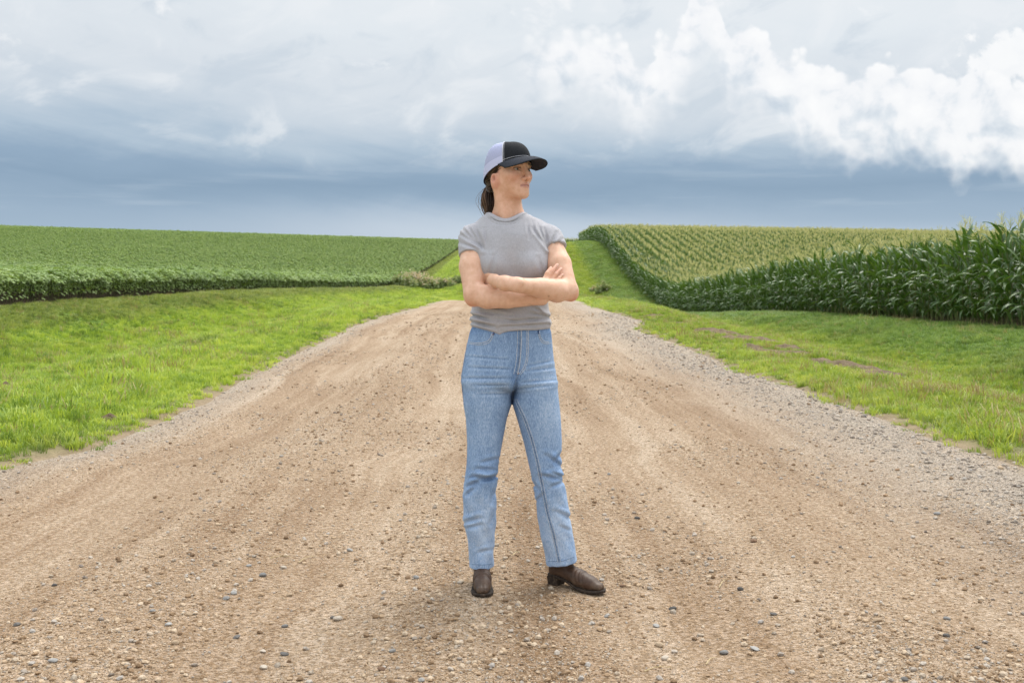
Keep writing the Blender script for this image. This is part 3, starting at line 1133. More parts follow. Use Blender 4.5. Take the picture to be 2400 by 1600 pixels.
def head_sdf(p):
    q = to_head(p)
    a = np.abs(q[..., 0])
    s = np.stack([a, q[..., 1], q[..., 2]], -1)
    d = ell(s, (0, -0.010, 0.026), (0.073, 0.088, 0.080))
    d = smin(d, ell(s, (0, 0.026, -0.030), (0.061, 0.058, 0.076)), 0.03)
    d = smin(d, seg(s, (0.050, 0.004, -0.034), (0.010, 0.069, -0.093), 0.015, 0.015), 0.034)
    d = smin(d, ell(s, (0, 0.073, -0.094), (0.018, 0.016, 0.016)), 0.018)
    d = smin(d, ell(s, (0.041, 0.052, -0.024), (0.024, 0.026, 0.022)), 0.018)
    d = smin(d, seg(s, (0.006, 0.083, 0.021), (0.046, 0.064, 0.020), 0.011, 0.011), 0.014)
    # eye sockets
    d = smax(d, -ell(s, (0.031, 0.096, -0.001), (0.019, 0.018, 0.0125)), 0.012)
    # mouth area forward, then lips
    d = smin(d, ell(s, (0, 0.066, -0.062), (0.030, 0.024, 0.024)), 0.015)
    d = smin(d, seg(s, (0.0, 0.0905, -0.0585), (0.022, 0.0795, -0.0650), 0.0046, 0.0020), 0.005)
    d = smin(d, seg(s, (0.0, 0.0900, -0.0690), (0.020, 0.0795, -0.0672), 0.0056, 0.0022), 0.005)
    d = smax(d, -seg(s, (0.0, 0.0975, -0.0632), (0.023, 0.0850, -0.0652), 0.0030, 0.0016), 0.003)
    # nose
    d = smin(d, seg(s, (0, 0.083, 0.012), (0, 0.105, -0.034), 0.0085, 0.0105), 0.012)
    d = smin(d, ell(s, (0.0105, 0.092, -0.039), (0.0075, 0.0095, 0.0075)), 0.006)
    d = smax(d, -ell(s, (0.0062, 0.098, -0.0475), (0.0035, 0.0045, 0.004)), 0.003)
    # lids
    d = smin(d, seg(s, (0.021, 0.0800, 0.0075), (0.040, 0.0735, 0.0070), 0.0046, 0.0044), 0.005)
    d = smin(d, seg(s, (0.022, 0.0790, -0.0095), (0.040, 0.0730, -0.0085), 0.0040, 0.0036), 0.005)
    # ears
    e = ell(s, (0.0735, -0.010, -0.036), (0.0105, 0.0145, 0.025))
    e = smax(e, -ell(s, (0.0825, -0.006, -0.031), (0.0095, 0.0085, 0.0155)), 0.004)
    d = smin(d, e, 0.006)
    # neck down to the shoulders
    nb = np.array([-0.014, 0.026, W(0, 520)[2]], np.float32)
    d2 = seg(p, from_head((0, -0.008, -0.055)), nb, 0.0515, 0.0540)
    d2 = smin(d2, seg(p, nb, nb + np.array([0, 0.0, -0.10]), 0.054, 0.085), 0.05)
    d2 = smin(d2, seg(p, nb + np.array([-0.03, 0.01, 0.0]), W(1150, 530, 0.01), 0.030, 0.02), 0.04)
    d2 = smin(d2, seg(p, nb + np.array([0.03, 0.01, 0.0]), W(1235, 530, 0.01), 0.030, 0.02), 0.04)
    # neck muscle turning with the head
    d2 = smin(d2, seg(p, from_head((-0.050, -0.016, -0.060)), np.array([-0.022, -0.040, W(0, 524)[2]]), 0.010, 0.008), 0.045)
    return smin(d, d2, 0.022)


def arm_sdf(p):
    # right arm (image left)
    uR = shR * 0.5 + elR * 0.5
    d = seg(p, shR * 0.80 + elR * 0.20, uR, 0.0450, 0.0540)
    d = smin(d, seg(p, uR, elR + np.array([0.0, 0.004, 0.012]), 0.0535, 0.040), 0.008)
    d = smin(d, ell(p, elR + np.array([-0.004, 0.010, -0.014]), (0.026, 0.026, 0.026)), 0.02)      # point of the elbow
    m1 = elR * 0.80 + wrR * 0.20 + np.array([0, -0.004, -0.003])
    m2 = elR * 0.50 + wrR * 0.50 + np.array([0, -0.002, -0.004])
    f = seg(p, elR + np.array([0.0, 0.0, 0.004]), m1, 0.036, 0.0425)
    f = smin(f, seg(p, m1, m2, 0.0425, 0.0375), 0.008)
    f = smin(f, seg(p, m2, wrR, 0.0375, 0.0245), 0.008)
    # muscle ridge along the top of the forearm
    f = smin(f, seg(p, elR + np.array([0.020, -0.018, 0.026]), m2 + np.array([0.02, -0.012, 0.012]), 0.020, 0.014), 0.018)
    d = smin(d, f, 0.014)
    # right hand, coming up behind the other forearm onto the arm
    palm0, palm1 = wrR, W(1281, 664, -0.160)
    d = smin(d, seg(p, palm0, palm1, 0.0225, 0.026), 0.014)
    fing = [((1271, 664), (1282, 640), (1291, 627.5), 0.0075), ((1279, 662), (1294, 636), (1306, 620.5), 0.0078), ((1289, 662), (1303, 642), (1315, 630), 0.0075), ((1299, 664), (1309, 652), (1318, 643.5), 0.0066)]
    fg = None
    for (b0, b1, b2, r_) in fing:
        c = seg(p, W(b0[0], b0[1], -0.166), W(b1[0], b1[1], -0.162), r_ * 1.08, r_)
        c = smin(c, seg(p, W(b1[0], b1[1], -0.162), W(b2[0], b2[1], -0.146), r_, r_ * 0.84), 0.003)
        fg = c if fg is None else smin(fg, c, 0.0015)
    d = smin(d, fg, 0.003)
    # left arm (image right)
    um = shL * 0.5 + elL * 0.5
    e = seg(p, shL * 0.88 + elL * 0.12, um, 0.0410, 0.0495)
    e = smin(e, seg(p, um, elL + np.array([-0.002, 0.004, 0.012]), 0.0485, 0.038), 0.008)
    e = smin(e, ell(p, elL + np.array([0.014, 0.010, -0.012]), (0.026, 0.026, 0.026)), 0.02)
    m1 = elL * 0.78 + wrL * 0.22 + np.array([0, -0.002, -0.003])
    m2 = elL * 0.45 + wrL * 0.55 + np.array([0, -0.002, 0.0])
    f = seg(p, elL + np.array([0.0, 0.0, 0.004]), m1, 0.036, 0.0430)
    f = smin(f, seg(p, m1, m2, 0.0430, 0.0370), 0.008)
    f = smin(f, seg(p, m2, wrL, 0.0370, 0.0262), 0.008)
    f = smin(f, seg(p, elL + np.array([-0.02, -0.018, 0.024]), m2 + np.array([0.0, -0.014, 0.012]), 0.018, 0.012), 0.018)
    e = smin(e, f, 0.014)
    # wrist bone
    e = smin(e, ell(p, wrL + np.array([0.012, -0.018, 0.010]), (0.012, 0.010, 0.010)), 0.012)
    # left hand lying over the right forearm, fingers tucked behind the arm
    h_ = seg(p, handL[0], handL[1], 0.0265, 0.0270)
    h_ = smin(h_, seg(p, handL[1], handL[2], 0.0270, 0.0180), 0.014)
    for k, dz in enumerate((0.018, 0.006, -0.006, -0.017)):
        o_ = np.array([0, 0.006 * k, dz])
        h_ = smin(h_, seg(p, handL[1] * 0.35 + handL[2] * 0.65 + o_, handL[3] + o_ * 0.9, 0.0095, 0.008), 0.005)
    # thumb lying along the top edge
    h_ = smin(h_, seg(p, handL[1] + np.array([0, -0.010, 0.012]), W(1150, 650, -0.178), 0.0110, 0.0080), 0.012)
    e = smin(e, h_, 0.014)
    d = np.minimum(d, e)
    # trunk inside the shirt ties the arms and the neck together
    t = seg(p, shR, shL, 0.035, 0.035)
    t = np.minimum(t, seg(p, W(1190, 515, 0.03), W(1195, 720, 0.0), 0.06, 0.09))
    return smin(d, t, 0.01)


m_skin, gg, out = new_mat('skin')
P = gg.pos()
ca = gg.attr('Col')
n = gg.noise(P, 45.0, 4, 0.6) * 0.6 + gg.noise(P, 9.0, 3, 0.5) * 0.4
ca = gg.hsv(ca, v=gg.lin(n, 0.3, 0.7, 0.86, 1.12), s=gg.lin(n, 0.3, 0.7, 1.14, 0.90))
principled(gg, out, ca, 0.5, 0.32, gg.bump(gg.noise(P, 420.0, 3, 0.6), 0.12, 0.002), sss=0.12)

vh, fh = surface_nets(head_sdf, HC + np.array([-0.14, -0.15, -0.31]), HC + np.array([0.15, 0.14, 0.125]), 0.0026)
zlo = W(0, 740)[2]
va, fa = surface_nets(arm_sdf, (-0.25, -0.33, zlo), (0.29, 0.14, W(0, 490)[2]), 0.0038)
vb = np.concatenate([vh, va])
me = mesh_np('person', vb, np.concatenate([fh, fa + len(vh)]), [m_skin])
# the skin's own colours, with shade painted in at ear bowl and lip parting
base_c = np.array([0.765, 0.485, 0.352])
colr = np.tile(base_c, (len(vb), 1)).astype(np.float32)
q = to_head(vb.astype(np.float32))
a_, b_, c_ = np.abs(q[:, 0]), q[:, 1], q[:, 2]
ish = np.arange(len(vb)) < len(vh)


def blend(mask, rgb):
    colr[:] = colr * (1 - mask[:, None]) + np.array(rgb) * mask[:, None]


colr[ish] *= np.array([0.97, 0.92, 0.90])
blend(ish * 0.50 * np.exp(-(((a_ - 0.042) / 0.022) ** 2 + ((c_ + 0.030) / 0.022) ** 2)) * (b_ > 0.02), (0.70, 0.33, 0.255))
blend(ish * 0.40 * np.exp(-((a_ / 0.014) ** 2 + ((c_ + 0.036) / 0.012) ** 2)) * (b_ > 0.08), (0.70, 0.33, 0.255))
blend(ish * 0.5 * ((a_ > 0.066) & (c_ < 0.0) & (b_ < 0.02) & (c_ > -0.07)), (0.70, 0.33, 0.255))
blend(ish * 0.85 * ((a_ > 0.064) & (b_ < 0.006)) * np.exp(-((b_ + 0.006) / 0.007) ** 2 - ((c_ + 0.032) / 0.012) ** 2), (0.38, 0.14, 0.10))  # shade inside the ear bowl, painted into the skin
lipm = ish * (b_ > 0.078) * np.exp(-np.clip((np.abs(c_ + 0.0635 + 3.2 * a_ ** 2) - 0.0085 * np.sqrt(np.clip(1 - (a_ / 0.0260) ** 2, 0, 1))) / 0.0016, 0, 9)) * (a_ < 0.0260)
blend(0.8 * lipm, (0.55, 0.255, 0.205))
blend(0.75 * ish * (b_ > 0.075) * np.exp(-((c_ + 0.0634 + 3.2 * a_ ** 2) / 0.0018) ** 2) * (a_ < 0.0240), (0.14, 0.045, 0.04))  # shade in the parting of the lips, painted as a dark line
# brows, lash lines, lids
bc = 0.0205 - 0.10 * np.clip(a_ - 0.034, 0, 1) * 2.0
blend(0.97 * ish * (b_ > 0.04) * np.exp(-((c_ - bc) / 0.0050) ** 2) * smoothstep(a_, 0.010, 0.016) * (1 - smoothstep(a_, 0.046, 0.053)), (0.07, 0.036, 0.024))
lash = 0.0045 * np.sqrt(np.clip(1 - ((a_ - 0.031) / 0.0165) ** 2, 0, 1))
blend(0.9 * ish * (b_ > 0.055) * np.exp(-((c_ - lash - 0.0005) / 0.0028) ** 2) * (np.abs(a_ - 0.031) < 0.0165), (0.02, 0.022, 0.018))
blend(0.45 * ish * (b_ > 0.055) * np.exp(-((c_ + 0.0062) / 0.0025) ** 2) * (np.abs(a_ - 0.031) < 0.015), (0.30, 0.14, 0.11))
# hair line at the temples and behind the ear
hm = ish * smoothstep(c_, -0.078, -0.060) * (1 - smoothstep(b_, -0.026, -0.018)) + ish * smoothstep(c_, -0.022, -0.014) * (1 - smoothstep(b_, 0.004, 0.020)) + ish * smoothstep(c_, 0.008, 0.022) * (1 - smoothstep(b_, 0.010, 0.045)) * (a_ > 0.04)
blend(np.clip(hm, 0, 1) * 0.9 * (1 - ((a_ > 0.0715) & (c_ < -0.012) & (b_ > -0.025)) * 1.0), (0.035, 0.020, 0.014))
arm = ~ish
for el_, rd in ((elR, 0.05), (elL, 0.055)):
    tip = el_ + np.array([0.0, 0.005, -0.035]) + (np.array([0.03, 0, 0]) if el_ is elL else np.array([-0.008, 0, 0]))
    blend(arm * 0.62 * np.exp(-(np.linalg.norm(vb - tip, axis=1) / (rd * 0.62)) ** 2), (0.70, 0.24, 0.155))
blend(arm * 0.35 * np.exp(-((vb[:, 0] - 0.165) / 0.03) ** 2 - ((vb[:, 2] - W(0, 630)[2]) / 0.03) ** 2) * (vb[:, 1] < -0.12), (0.70, 0.32, 0.25))
for (nu_, nv_) in ((1291, 627), (1306, 620.5), (1315, 630), (1318, 643.5)):      # nails and the creases between fingers
    blend(arm * (np.abs(vb[:, 1] + 0.15) < 0.02) * 0.6 * np.exp(-(((vb[:, 0] - W(nu_, nv_, -0.15)[0]) ** 2 + (vb[:, 2] - W(nu_, nv_, -0.15)[2]) ** 2) / 0.0052 ** 2)), (0.80, 0.50, 0.42))
# small faded tattoo on the right forearm, a mole on the left
dd_ = PY + vb[:, 1]
ua, va_ = 1200 + vb[:, 0] * F_PX / dd_, V_HOR + (CAM_H - vb[:, 2]) * F_PX / dd_
blend(arm * (vb[:, 1] < -0.12) * 0.45 * np.exp(-((ua - 1243) / 6.5) ** 4 - ((va_ - 716) / 3.5) ** 4) * (0.5 + 0.5 * np.sign(np.sin(ua * 1.9) * np.sin(va_ * 1.6))), (0.20, 0.17, 0.18))
blend(arm * (vb[:, 1] < -0.12) * 0.6 * np.exp(-((ua - 1286) / 2.0) ** 2 - ((va_ - 694) / 2.0) ** 2), (0.25, 0.12, 0.08))
vcol(me, colr)
person = link('person', me, None, 'woman in black and white cap, grey tee and blue jeans standing arms crossed', 'person')

# ---- eyes
m_eye, gg, out = new_mat('eye')
principled(gg, out, gg.attr('Col'), 0.12, 0.5)
for s_ in (-1, 1):
    nu, nv = 20, 14
    th = np.linspace(0, np.pi, nv); ph = np.linspace(0, 2 * np.pi, nu, endpoint=False)
    T_, Q_ = np.meshgrid(th, ph, indexing='ij')
    gaze = np.array([0.10, 0.995, 0.0])
    ax1 = np.array([0.995, -0.10, 0.0]); ax2 = np.array([0, 0, 1.0])
    dirs = np.cos(T_)[..., None] * gaze + np.sin(T_)[..., None] * (np.cos(Q_)[..., None] * ax1 + np.sin(Q_)[..., None] * ax2)
    v = from_head((np.array([s_ * 0.031, 0.0672, -0.0012]) + 0.0122 * dirs).reshape(-1, 3))
    idx = np.arange(nv * nu).reshape(nv, nu)
    qd = np.stack([idx[:-1], np.roll(idx, -1, 1)[:-1], np.roll(idx, -1, 1)[1:], idx[1:]], -1).reshape(-1, 4)
    me = mesh_np('eye', v, qd, [m_eye])
    tt_ = np.repeat(th, nu)
    cc = np.where((tt_ < 0.22)[:, None], [0.005, 0.004, 0.004], np.where((tt_ < 0.58)[:, None], [0.055, 0.040, 0.025], [0.50, 0.44, 0.41]))
    vcol(me, cc)
    link('eye', me, person)

# ---- T-shirt
zt = lambda v: float(W(0, v)[2])
tee_rows = [(zt(800), -0.006, 0.152, 0.005, 0.112), (zt(772), -0.004, 0.153, 0.004, 0.112), (zt(755), -0.005, 0.158, 0.002, 0.116), (zt(735), -0.006, 0.155, 0.002, 0.112), (zt(719), -0.007, 0.150, 0.004, 0.108),
            (zt(690), -0.006, 0.140, 0.006, 0.103), (zt(660), -0.002, 0.140, 0.004, 0.106), (zt(620), 0.002, 0.148, 0.0, 0.112), (zt(580), 0.002, 0.155, 0.004, 0.108),
            (zt(550), 0.0, 0.152, 0.008, 0.096), (zt(530), -0.004, 0.142, 0.010, 0.084), (zt(515), -0.008, 0.120, 0.014, 0.070), (zt(507), -0.018, 0.097, 0.018, 0.070), (zt(502), -0.020, 0.084, 0.02, 0.064), (zt(497), -0.020, 0.060, 0.02, 0.05), (zt(492), -0.02, 0.02, 0.02, 0.02)]
TEE_CR = [(1133, 582, 1078, 548, 4.5, 0.0050), (1133, 584, 1085, 537, 4.5, 0.0055), (1132, 580, 1096, 531, 4.5, 0.0050), (1133, 576, 1112, 532, 4.5, 0.0042), (1134, 588, 1070, 566, 4.5, 0.0035), (1140, 575, 1136, 535, 4, 0.0035),
          (1284, 582, 1262, 528, 4, 0.0050), (1285, 584, 1244, 530, 4, 0.0042), (1287, 582, 1276, 536, 4, 0.0045), (1288, 583, 1305, 545, 4.5, 0.0045), (1288, 588, 1318, 560, 4.5, 0.0042), (1240, 560, 1236, 520, 3.5, 0.0035), (1252, 545, 1247, 512, 3.5, 0.0032),
          (1103, 738, 1145, 748, 4, 0.0060), (1105, 754, 1160, 766, 4.5, 0.0065), (1106, 766, 1165, 783, 4, 0.004), (1130, 730, 1200, 742, 5, 0.0042), (1200, 752, 1285, 746, 4.5, 0.0045), (1170, 766, 1285, 760, 4, 0.0040), (1245, 735, 1288, 742, 4.5, 0.0048), (1160, 745, 1230, 758, 5, 0.004), (1255, 722, 1275, 738, 4, 0.0035),
          (1150, 640, 1158, 600, 6, 0.003), (1270, 640, 1262, 604, 6, 0.0028)]


def sleeve_cut(p, a, b, t):
    a, b = np.asarray(a, np.float32), np.asarray(b, np.float32)
    d = (b - a) / np.linalg.norm(b - a)
    return (p - (a + (b - a) * t)) @ d


def tee_sdf(p, neck=True):
    d = loft(p, tee_rows, 2.25)
    for s_ in (-1, 1):
        d = smin(d, ell(p, (0.006 + s_ * 0.066, -0.080, zt(620)), (0.064, 0.060, 0.060)), 0.030)
    d = smin(d, ell(p, (0.0, -0.055, zt(575)), (0.11, 0.05, 0.06)), 0.05)
    # shoulders
    d = smin(d, seg(p, W(1163, 524, 0.02), shR + np.array([0.012, 0.005, -0.002]), 0.034, 0.047), 0.03)
    d = smin(d, seg(p, W(1217, 524, 0.02), shL + np.array([-0.012, 0.005, -0.002]), 0.034, 0.047), 0.03)
    for a, b, t, r0, r1 in ((shR, elR, 0.31, 0.0535, 0.0510), (shL, elL, 0.19, 0.0535, 0.0500)):
        e = seg(p, a, a + (b - a) * 0.6, r0, r1 + 0.006)
        e = smax(e, sleeve_cut(p, a, b, t + (0.0 if a is shR else 0.02)), 0.004)
        d = smin(d, e, 0.014)
    # hem, lower in front on the left side
    hem = zt(771) + 0.012 * np.clip((p[..., 0] - 0.0) / 0.15, -1, 1) * 0 - 0.018 * np.exp(-((p[..., 0] + 0.07) / 0.05) ** 2)
    d = smax(d, hem - p[..., 2], 0.006)
    # neck opening and its ribbed band
    nb = np.array([-0.022, 0.020, zt(500)])
    tilt = (p[..., 2] - zt(514)) - 0.30 * (p[..., 1] + 0.05)
    hole = np.maximum(ell(p, nb, (0.068, 0.080, 0.30)), -tilt)
    d = d - 0.0022 * (1 - smoothstep(hole, 0.015, 0.0165)).astype(np.float32) + 0.0022 * np.exp(-((hole - 0.0175) / 0.0018) ** 2).astype(np.float32)
    d = smax(d, -hole, 0.003) if neck else d
    wob = 0.0010 * np.sin(p[..., 0] * 62 + p[..., 2] * 25) * np.sin(p[..., 2] * 48 - p[..., 0] * 16)
    return d + 2.1 * creases(p, [(a, b, c, e, w * 0.8, q * (0.62 if i < 13 else 1.0)) for i, (a, b, c, e, w, q) in enumerate(TEE_CR)]) + wob.astype(np.float32)


vt, ft = surface_nets(tee_sdf, (-0.25, -0.20, zt(800)), (0.26, 0.17, zt(482)), 0.0036)
m_tee, gg, out = new_mat('heather_grey_jersey')
P = gg.pos()
x_, y_, z_ = gg.sep(P)
hth = gg.noise(gg.xyz(x_ * 260, y_ * 260, z_ * 90), 1.0, 3, 0.7)
hth2 = gg.noise(P, 150.0, 3, 0.65)
c = gg.ramp(hth * 0.55 + hth2 * 0.45, [(0.3, (0.355, 0.353, 0.388, 1)), (0.5, (0.420, 0.418, 0.455, 1)), (0.7, (0.48, 0.477, 0.515, 1))])
wr = gg.noise(gg.xyz(x_ * 18, y_ * 18, z_ * 10), 1.0, 3, 0.5, 0.6)
principled(gg, out, c, 0.92, 0.12, gg.bump(wr * 0.8 + hth * 0.05, 0.55, 0.012), sheen=0.15)
tee = link('t_shirt', mesh_np('t_shirt', vt, ft, [m_tee]), person)


# ribbed collar band round the neck opening
ths = np.linspace(0, 2 * np.pi, 60, endpoint=False)
rows_ = []
zz_ = np.linspace(zt(488), zt(560), 260)
for rr_ in (0.0665, 0.0705, 0.0760, 0.0815):
    xs_ = -0.022 + rr_ * np.sin(ths); ys_ = 0.020 - (rr_ + 0.012) * np.cos(ths)
    g_ = np.stack(np.broadcast_arrays(xs_[:, None], ys_[:, None], zz_[None, :]), -1).astype(np.float32)
    s_ = tee_sdf(g_, False) < 0
    zt_ = zz_[np.argmax(s_, 1)]
    zt_ = np.convolve(np.pad(zt_, 3, mode='wrap'), np.ones(7) / 7, 'valid')
    rows_.append(np.stack([xs_, ys_, zt_ + 0.0016], -1))
rows_[0][:, 2] -= 0.006
rows_ = np.array(rows_)
nr2, nc2 = rows_.shape[:2]
idx = np.arange(nr2 * nc2).reshape(nr2, nc2)
nx_ = np.roll(idx, -1, 1)
qd = np.stack([idx[:-1], nx_[:-1], nx_[1:], idx[1:]], -1).reshape(-1, 4)
o = link('collar', mesh_np('collar', rows_.reshape(-1, 3), qd, [m_tee]), tee)
md = o.modifiers.new('thickness', 'SOLIDIFY'); md.thickness = 0.003; md.offset = 0

# ---- jeans
def jr(v, ua, ub, cy, hd, dy=0.0):
    a, b = W(ua, v, dy), W(ub, v, dy)
    return (float(a[2]), float((a[0] + b[0]) / 2), float((b[0] - a[0]) / 2), cy, hd)


PEL = [jr(740, 1112, 1284, 0.006, 0.092), jr(766, 1106, 1288, 0.005, 0.100), jr(778, 1101, 1292, 0.005, 0.109), jr(800, 1096, 1294, 0.006, 0.114), jr(832, 1089, 1297, 0.008, 0.120), jr(873, 1082, 1303, 0.010, 0.124), jr(901, 1079, 1307, 0.010, 0.122), jr(950, 1080, 1312, 0.010, 0.10), jr(990, 1088, 1314, 0.01, 0.06)]
LEG_R = [jr(880, 1084, 1204, 0.004, 0.105), jr(947, 1086, 1199, 0.002, 0.098), jr(981, 1092, 1188, 0.0, 0.090), jr(1038, 1095, 1177, -0.004, 0.080), jr(1084, 1094, 1169, -0.008, 0.073), jr(1107, 1091, 1166, -0.008, 0.070), jr(1125, 1090, 1166, -0.006, 0.068), jr(1154, 1086, 1162, -0.002, 0.068), jr(1192, 1085, 1164.5, 0.004, 0.070), jr(1220, 1086, 1163, 0.008, 0.069), jr(1255, 1093, 1159, 0.012, 0.066), jr(1296, 1099, 1157.5, 0.016, 0.063), jr(1345, 1100, 1157.5, 0.018, 0.063)]
LEG_L = [jr(880, 1198, 1304, 0.004, 0.105), jr(947, 1201, 1311, 0.002, 0.098), jr(981, 1212, 1314.5, 0.0, 0.092), jr(1038, 1228, 1317, -0.002, 0.082), jr(1075, 1237, 1314, -0.006, 0.074), jr(1107, 1243, 1319, -0.004, 0.071), jr(1124, 1247, 1321, 0.0, 0.069), jr(1154, 1253, 1327, 0.006, 0.068), jr(1213, 1260, 1337, 0.014, 0.068), jr(1261, 1268, 1344, 0.020, 0.066), jr(1300, 1277, 1352, 0.022, 0.064), jr(1345, 1284, 1358, 0.024, 0.062)]
JEAN_CR = [(1092, 835, 1190, 842, 3.2, 0.0032), (1096, 862, 1198, 868, 3.5, 0.0040), (1085, 884, 1200, 888, 3.5, 0.0040), (1105, 905, 1200, 901, 3.5, 0.0034), (1118, 922, 1196, 920, 3.2, 0.0026), (1300, 846, 1232, 857, 3.2, 0.0036), (1302, 862, 1226, 872, 3.5, 0.0036), (1306, 888, 1218, 899, 3.5, 0.0038), (1300, 905, 1216, 912, 3.2, 0.0028),
           (1108, 1115, 1163, 1120, 4.5, 0.0085), (1094, 1142, 1130, 1120, 4.5, 0.0070), (1135, 1126, 1164, 1114, 4.0, 0.0075), (1092, 1160, 1120, 1138, 4, 0.0045), (1150, 1180, 1163, 1150, 4, 0.005), (1090, 1222, 1130, 1212, 5, 0.0045), (1092, 1240, 1125, 1226, 4, 0.004), (1128, 1082, 1165, 1074, 4, 0.003), (1120, 1098, 1160, 1104, 4, 0.004), (1150, 1230, 1162, 1200, 4, 0.004), (1120, 1292, 1155, 1286, 4, 0.003),
           (1270, 1116, 1318, 1122, 4.0, 0.0060), (1296, 1108, 1320, 1118, 3.5, 0.0065), (1290, 1142, 1325, 1130, 4, 0.0045), (1252, 1132, 1268, 1150, 4, 0.0045), (1300, 1080, 1316, 1062, 4, 0.0042), (1280, 1070, 1312, 1092, 5, 0.0045), (1306, 1196, 1334, 1214, 5, 0.0050), (1258, 1176, 1275, 1160, 4, 0.004), (1310, 1232, 1340, 1246, 4, 0.003),
           (1203, 940, 1216, 880, 4.5, 0.0040)]


def jeans_raw(p):
    pel = loft(p, PEL, 2.35)
    pel = smax(pel, zt(912) - p[..., 2], 0.05)
    lr = smax(loft(p, LEG_R, 2.1), p[..., 2] - zt(885), 0.03)
    ll = smax(loft(p, LEG_L, 2.1), p[..., 2] - zt(885), 0.03)
    d = smin(pel, smin(lr, ll, 0.005), 0.016)
    # seat behind
    d = smin(d, ell(p, (-0.07, 0.07, zt(890)), (0.09, 0.07, 0.10)), 0.04)
    d = smin(d, ell(p, (0.06, 0.07, zt(890)), (0.09, 0.07, 0.10)), 0.04)
    return d


JEAN_CR = [(a + 3 * math.sin(i * 2.1), b + 2.5 * math.sin(i * 3.7), c + 6 * math.sin(i * 1.3), d2 + 3 * math.sin(i * 5.1), w * (0.85 if i < 9 else 1), dep * (0.42 if i < 9 else 1.0)) for i, (a, b, c, d2, w, dep) in enumerate(JEAN_CR)]


def jeans_sdf(p):
    d = jeans_raw(p) + 1.9 * creases(p, JEAN_CR, 0.04)
    x, y, z = p[..., 0], p[..., 1], p[..., 2]
    lower = smoothstep(-z, -0.62, -0.3).astype(np.float32)
    d = d + (0.0022 * lower * np.sin(z * 55 + x * 30) * np.sin(x * 70 + z * 20 + y * 45)).astype(np.float32)
    hemz = np.where(x < 0.03, zt(1329), zt(1322) + (x - 0.19) * 0.14 - 0.01 * 0)
    d = smax(d, hemz - z, 0.003)
    # hollow hems
    for rows in (LEG_R, LEG_L):
        q = loft(p, rows, 2.1) + 0.008
        q = np.maximum(q, (z - hemz - 0.03))
        d = smax(d, -q, 0.002)
    d = smax(d, z - zt(757), 0.004)
    return d


vj, fj = surface_nets(jeans_sdf, (-0.23, -0.17, 0.055), (0.285, 0.18, zt(752)), 0.0045)
m_jean, gg, out = new_mat('light_wash_denim')
P = gg.pos()
x_, y_, z_ = gg.sep(P)
tw = gg.noise(gg.xyz(x_ * 380, y_ * 380, z_ * 90), 1.0, 4, 0.75)
tw2 = gg.noise(gg.xyz(x_ * 60, y_ * 60, z_ * 16), 1.0, 3, 0.6)
fade = gg.sep(gg.attr('Col'))[0]
wn_ = gg.noise(P, 9.0, 4, 0.6)
val = tw * 0.44 + tw2 * 0.08 + fade * 0.48 + (wn_ - 0.5) * 0.14
c = gg.ramp(val, [(0.29, (0.055, 0.100, 0.205, 1)), (0.40, (0.140, 0.235, 0.420, 1)), (0.49, (0.275, 0.400, 0.610, 1)), (0.60, (0.53, 0.640, 0.80, 1))])
principled(gg, out, c, 0.9, 0.12, gg.bump(tw * 0.6 + gg.noise(gg.xyz(x_ * 26, y_ * 26, z_ * 40), 1.0, 3, 0.5, 0.8) * 1.2, 0.35, 0.006))
me = mesh_np('jeans', vj, fj, [m_jean])
# tone of the cloth: worn, pale thighs, knees and shins, darker at fly, pockets and seams
d_ = PY + np.minimum(vj[:, 1], 0)
uu = 1200 + vj[:, 0] * F_PX / d_; vv = V_HOR + (CAM_H - vj[:, 2]) * F_PX / d_
fd = 0.43 + 0.10 * smoothstep(vv, 1050, 1300) + 0.05 * smoothstep(uu, 1285, 1312) * (vv < 1060)  # last term: sunlit right edge of the thigh put into the colour
fd = fd + 0.14 * np.exp(-((uu - 1130) / 40) ** 2 - ((vv - 985) / 80) ** 2) * 0.4 + 0.10 * np.exp(-((uu - 1280) / 30) ** 2 - ((vv - 960) / 80) ** 2)
fd = fd + 0.12 * np.exp(-((uu - 1135) / 25) ** 2 - ((vv - 1250) / 70) ** 2) + 0.10 * np.exp(-((uu - 1310) / 25) ** 2 - ((vv - 1240) / 90) ** 2)
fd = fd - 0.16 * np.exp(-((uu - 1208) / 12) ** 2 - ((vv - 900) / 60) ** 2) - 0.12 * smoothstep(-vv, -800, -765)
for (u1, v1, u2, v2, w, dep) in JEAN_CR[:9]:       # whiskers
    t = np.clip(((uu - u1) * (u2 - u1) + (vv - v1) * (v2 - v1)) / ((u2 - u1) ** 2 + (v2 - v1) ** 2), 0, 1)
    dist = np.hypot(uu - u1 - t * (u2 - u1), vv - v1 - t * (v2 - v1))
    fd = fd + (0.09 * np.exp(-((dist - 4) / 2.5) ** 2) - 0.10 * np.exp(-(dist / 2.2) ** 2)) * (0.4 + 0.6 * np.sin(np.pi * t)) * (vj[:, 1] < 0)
vcol(me, np.stack([fd, fd, fd], -1))
jeans = link('jeans', me, person)


def on_front(fn, u, v):
    """nearest point of a garment on the sight line through a pixel"""
    ys = np.linspace(-0.26, 0.12, 500)
    pts_ = np.array([W(u, v, y) for y in ys], np.float32)
    s_ = fn(pts_)
    k = int(np.argmax(s_ < 0))
    return pts_[k].astype(float) if s_[k] < 0 else None


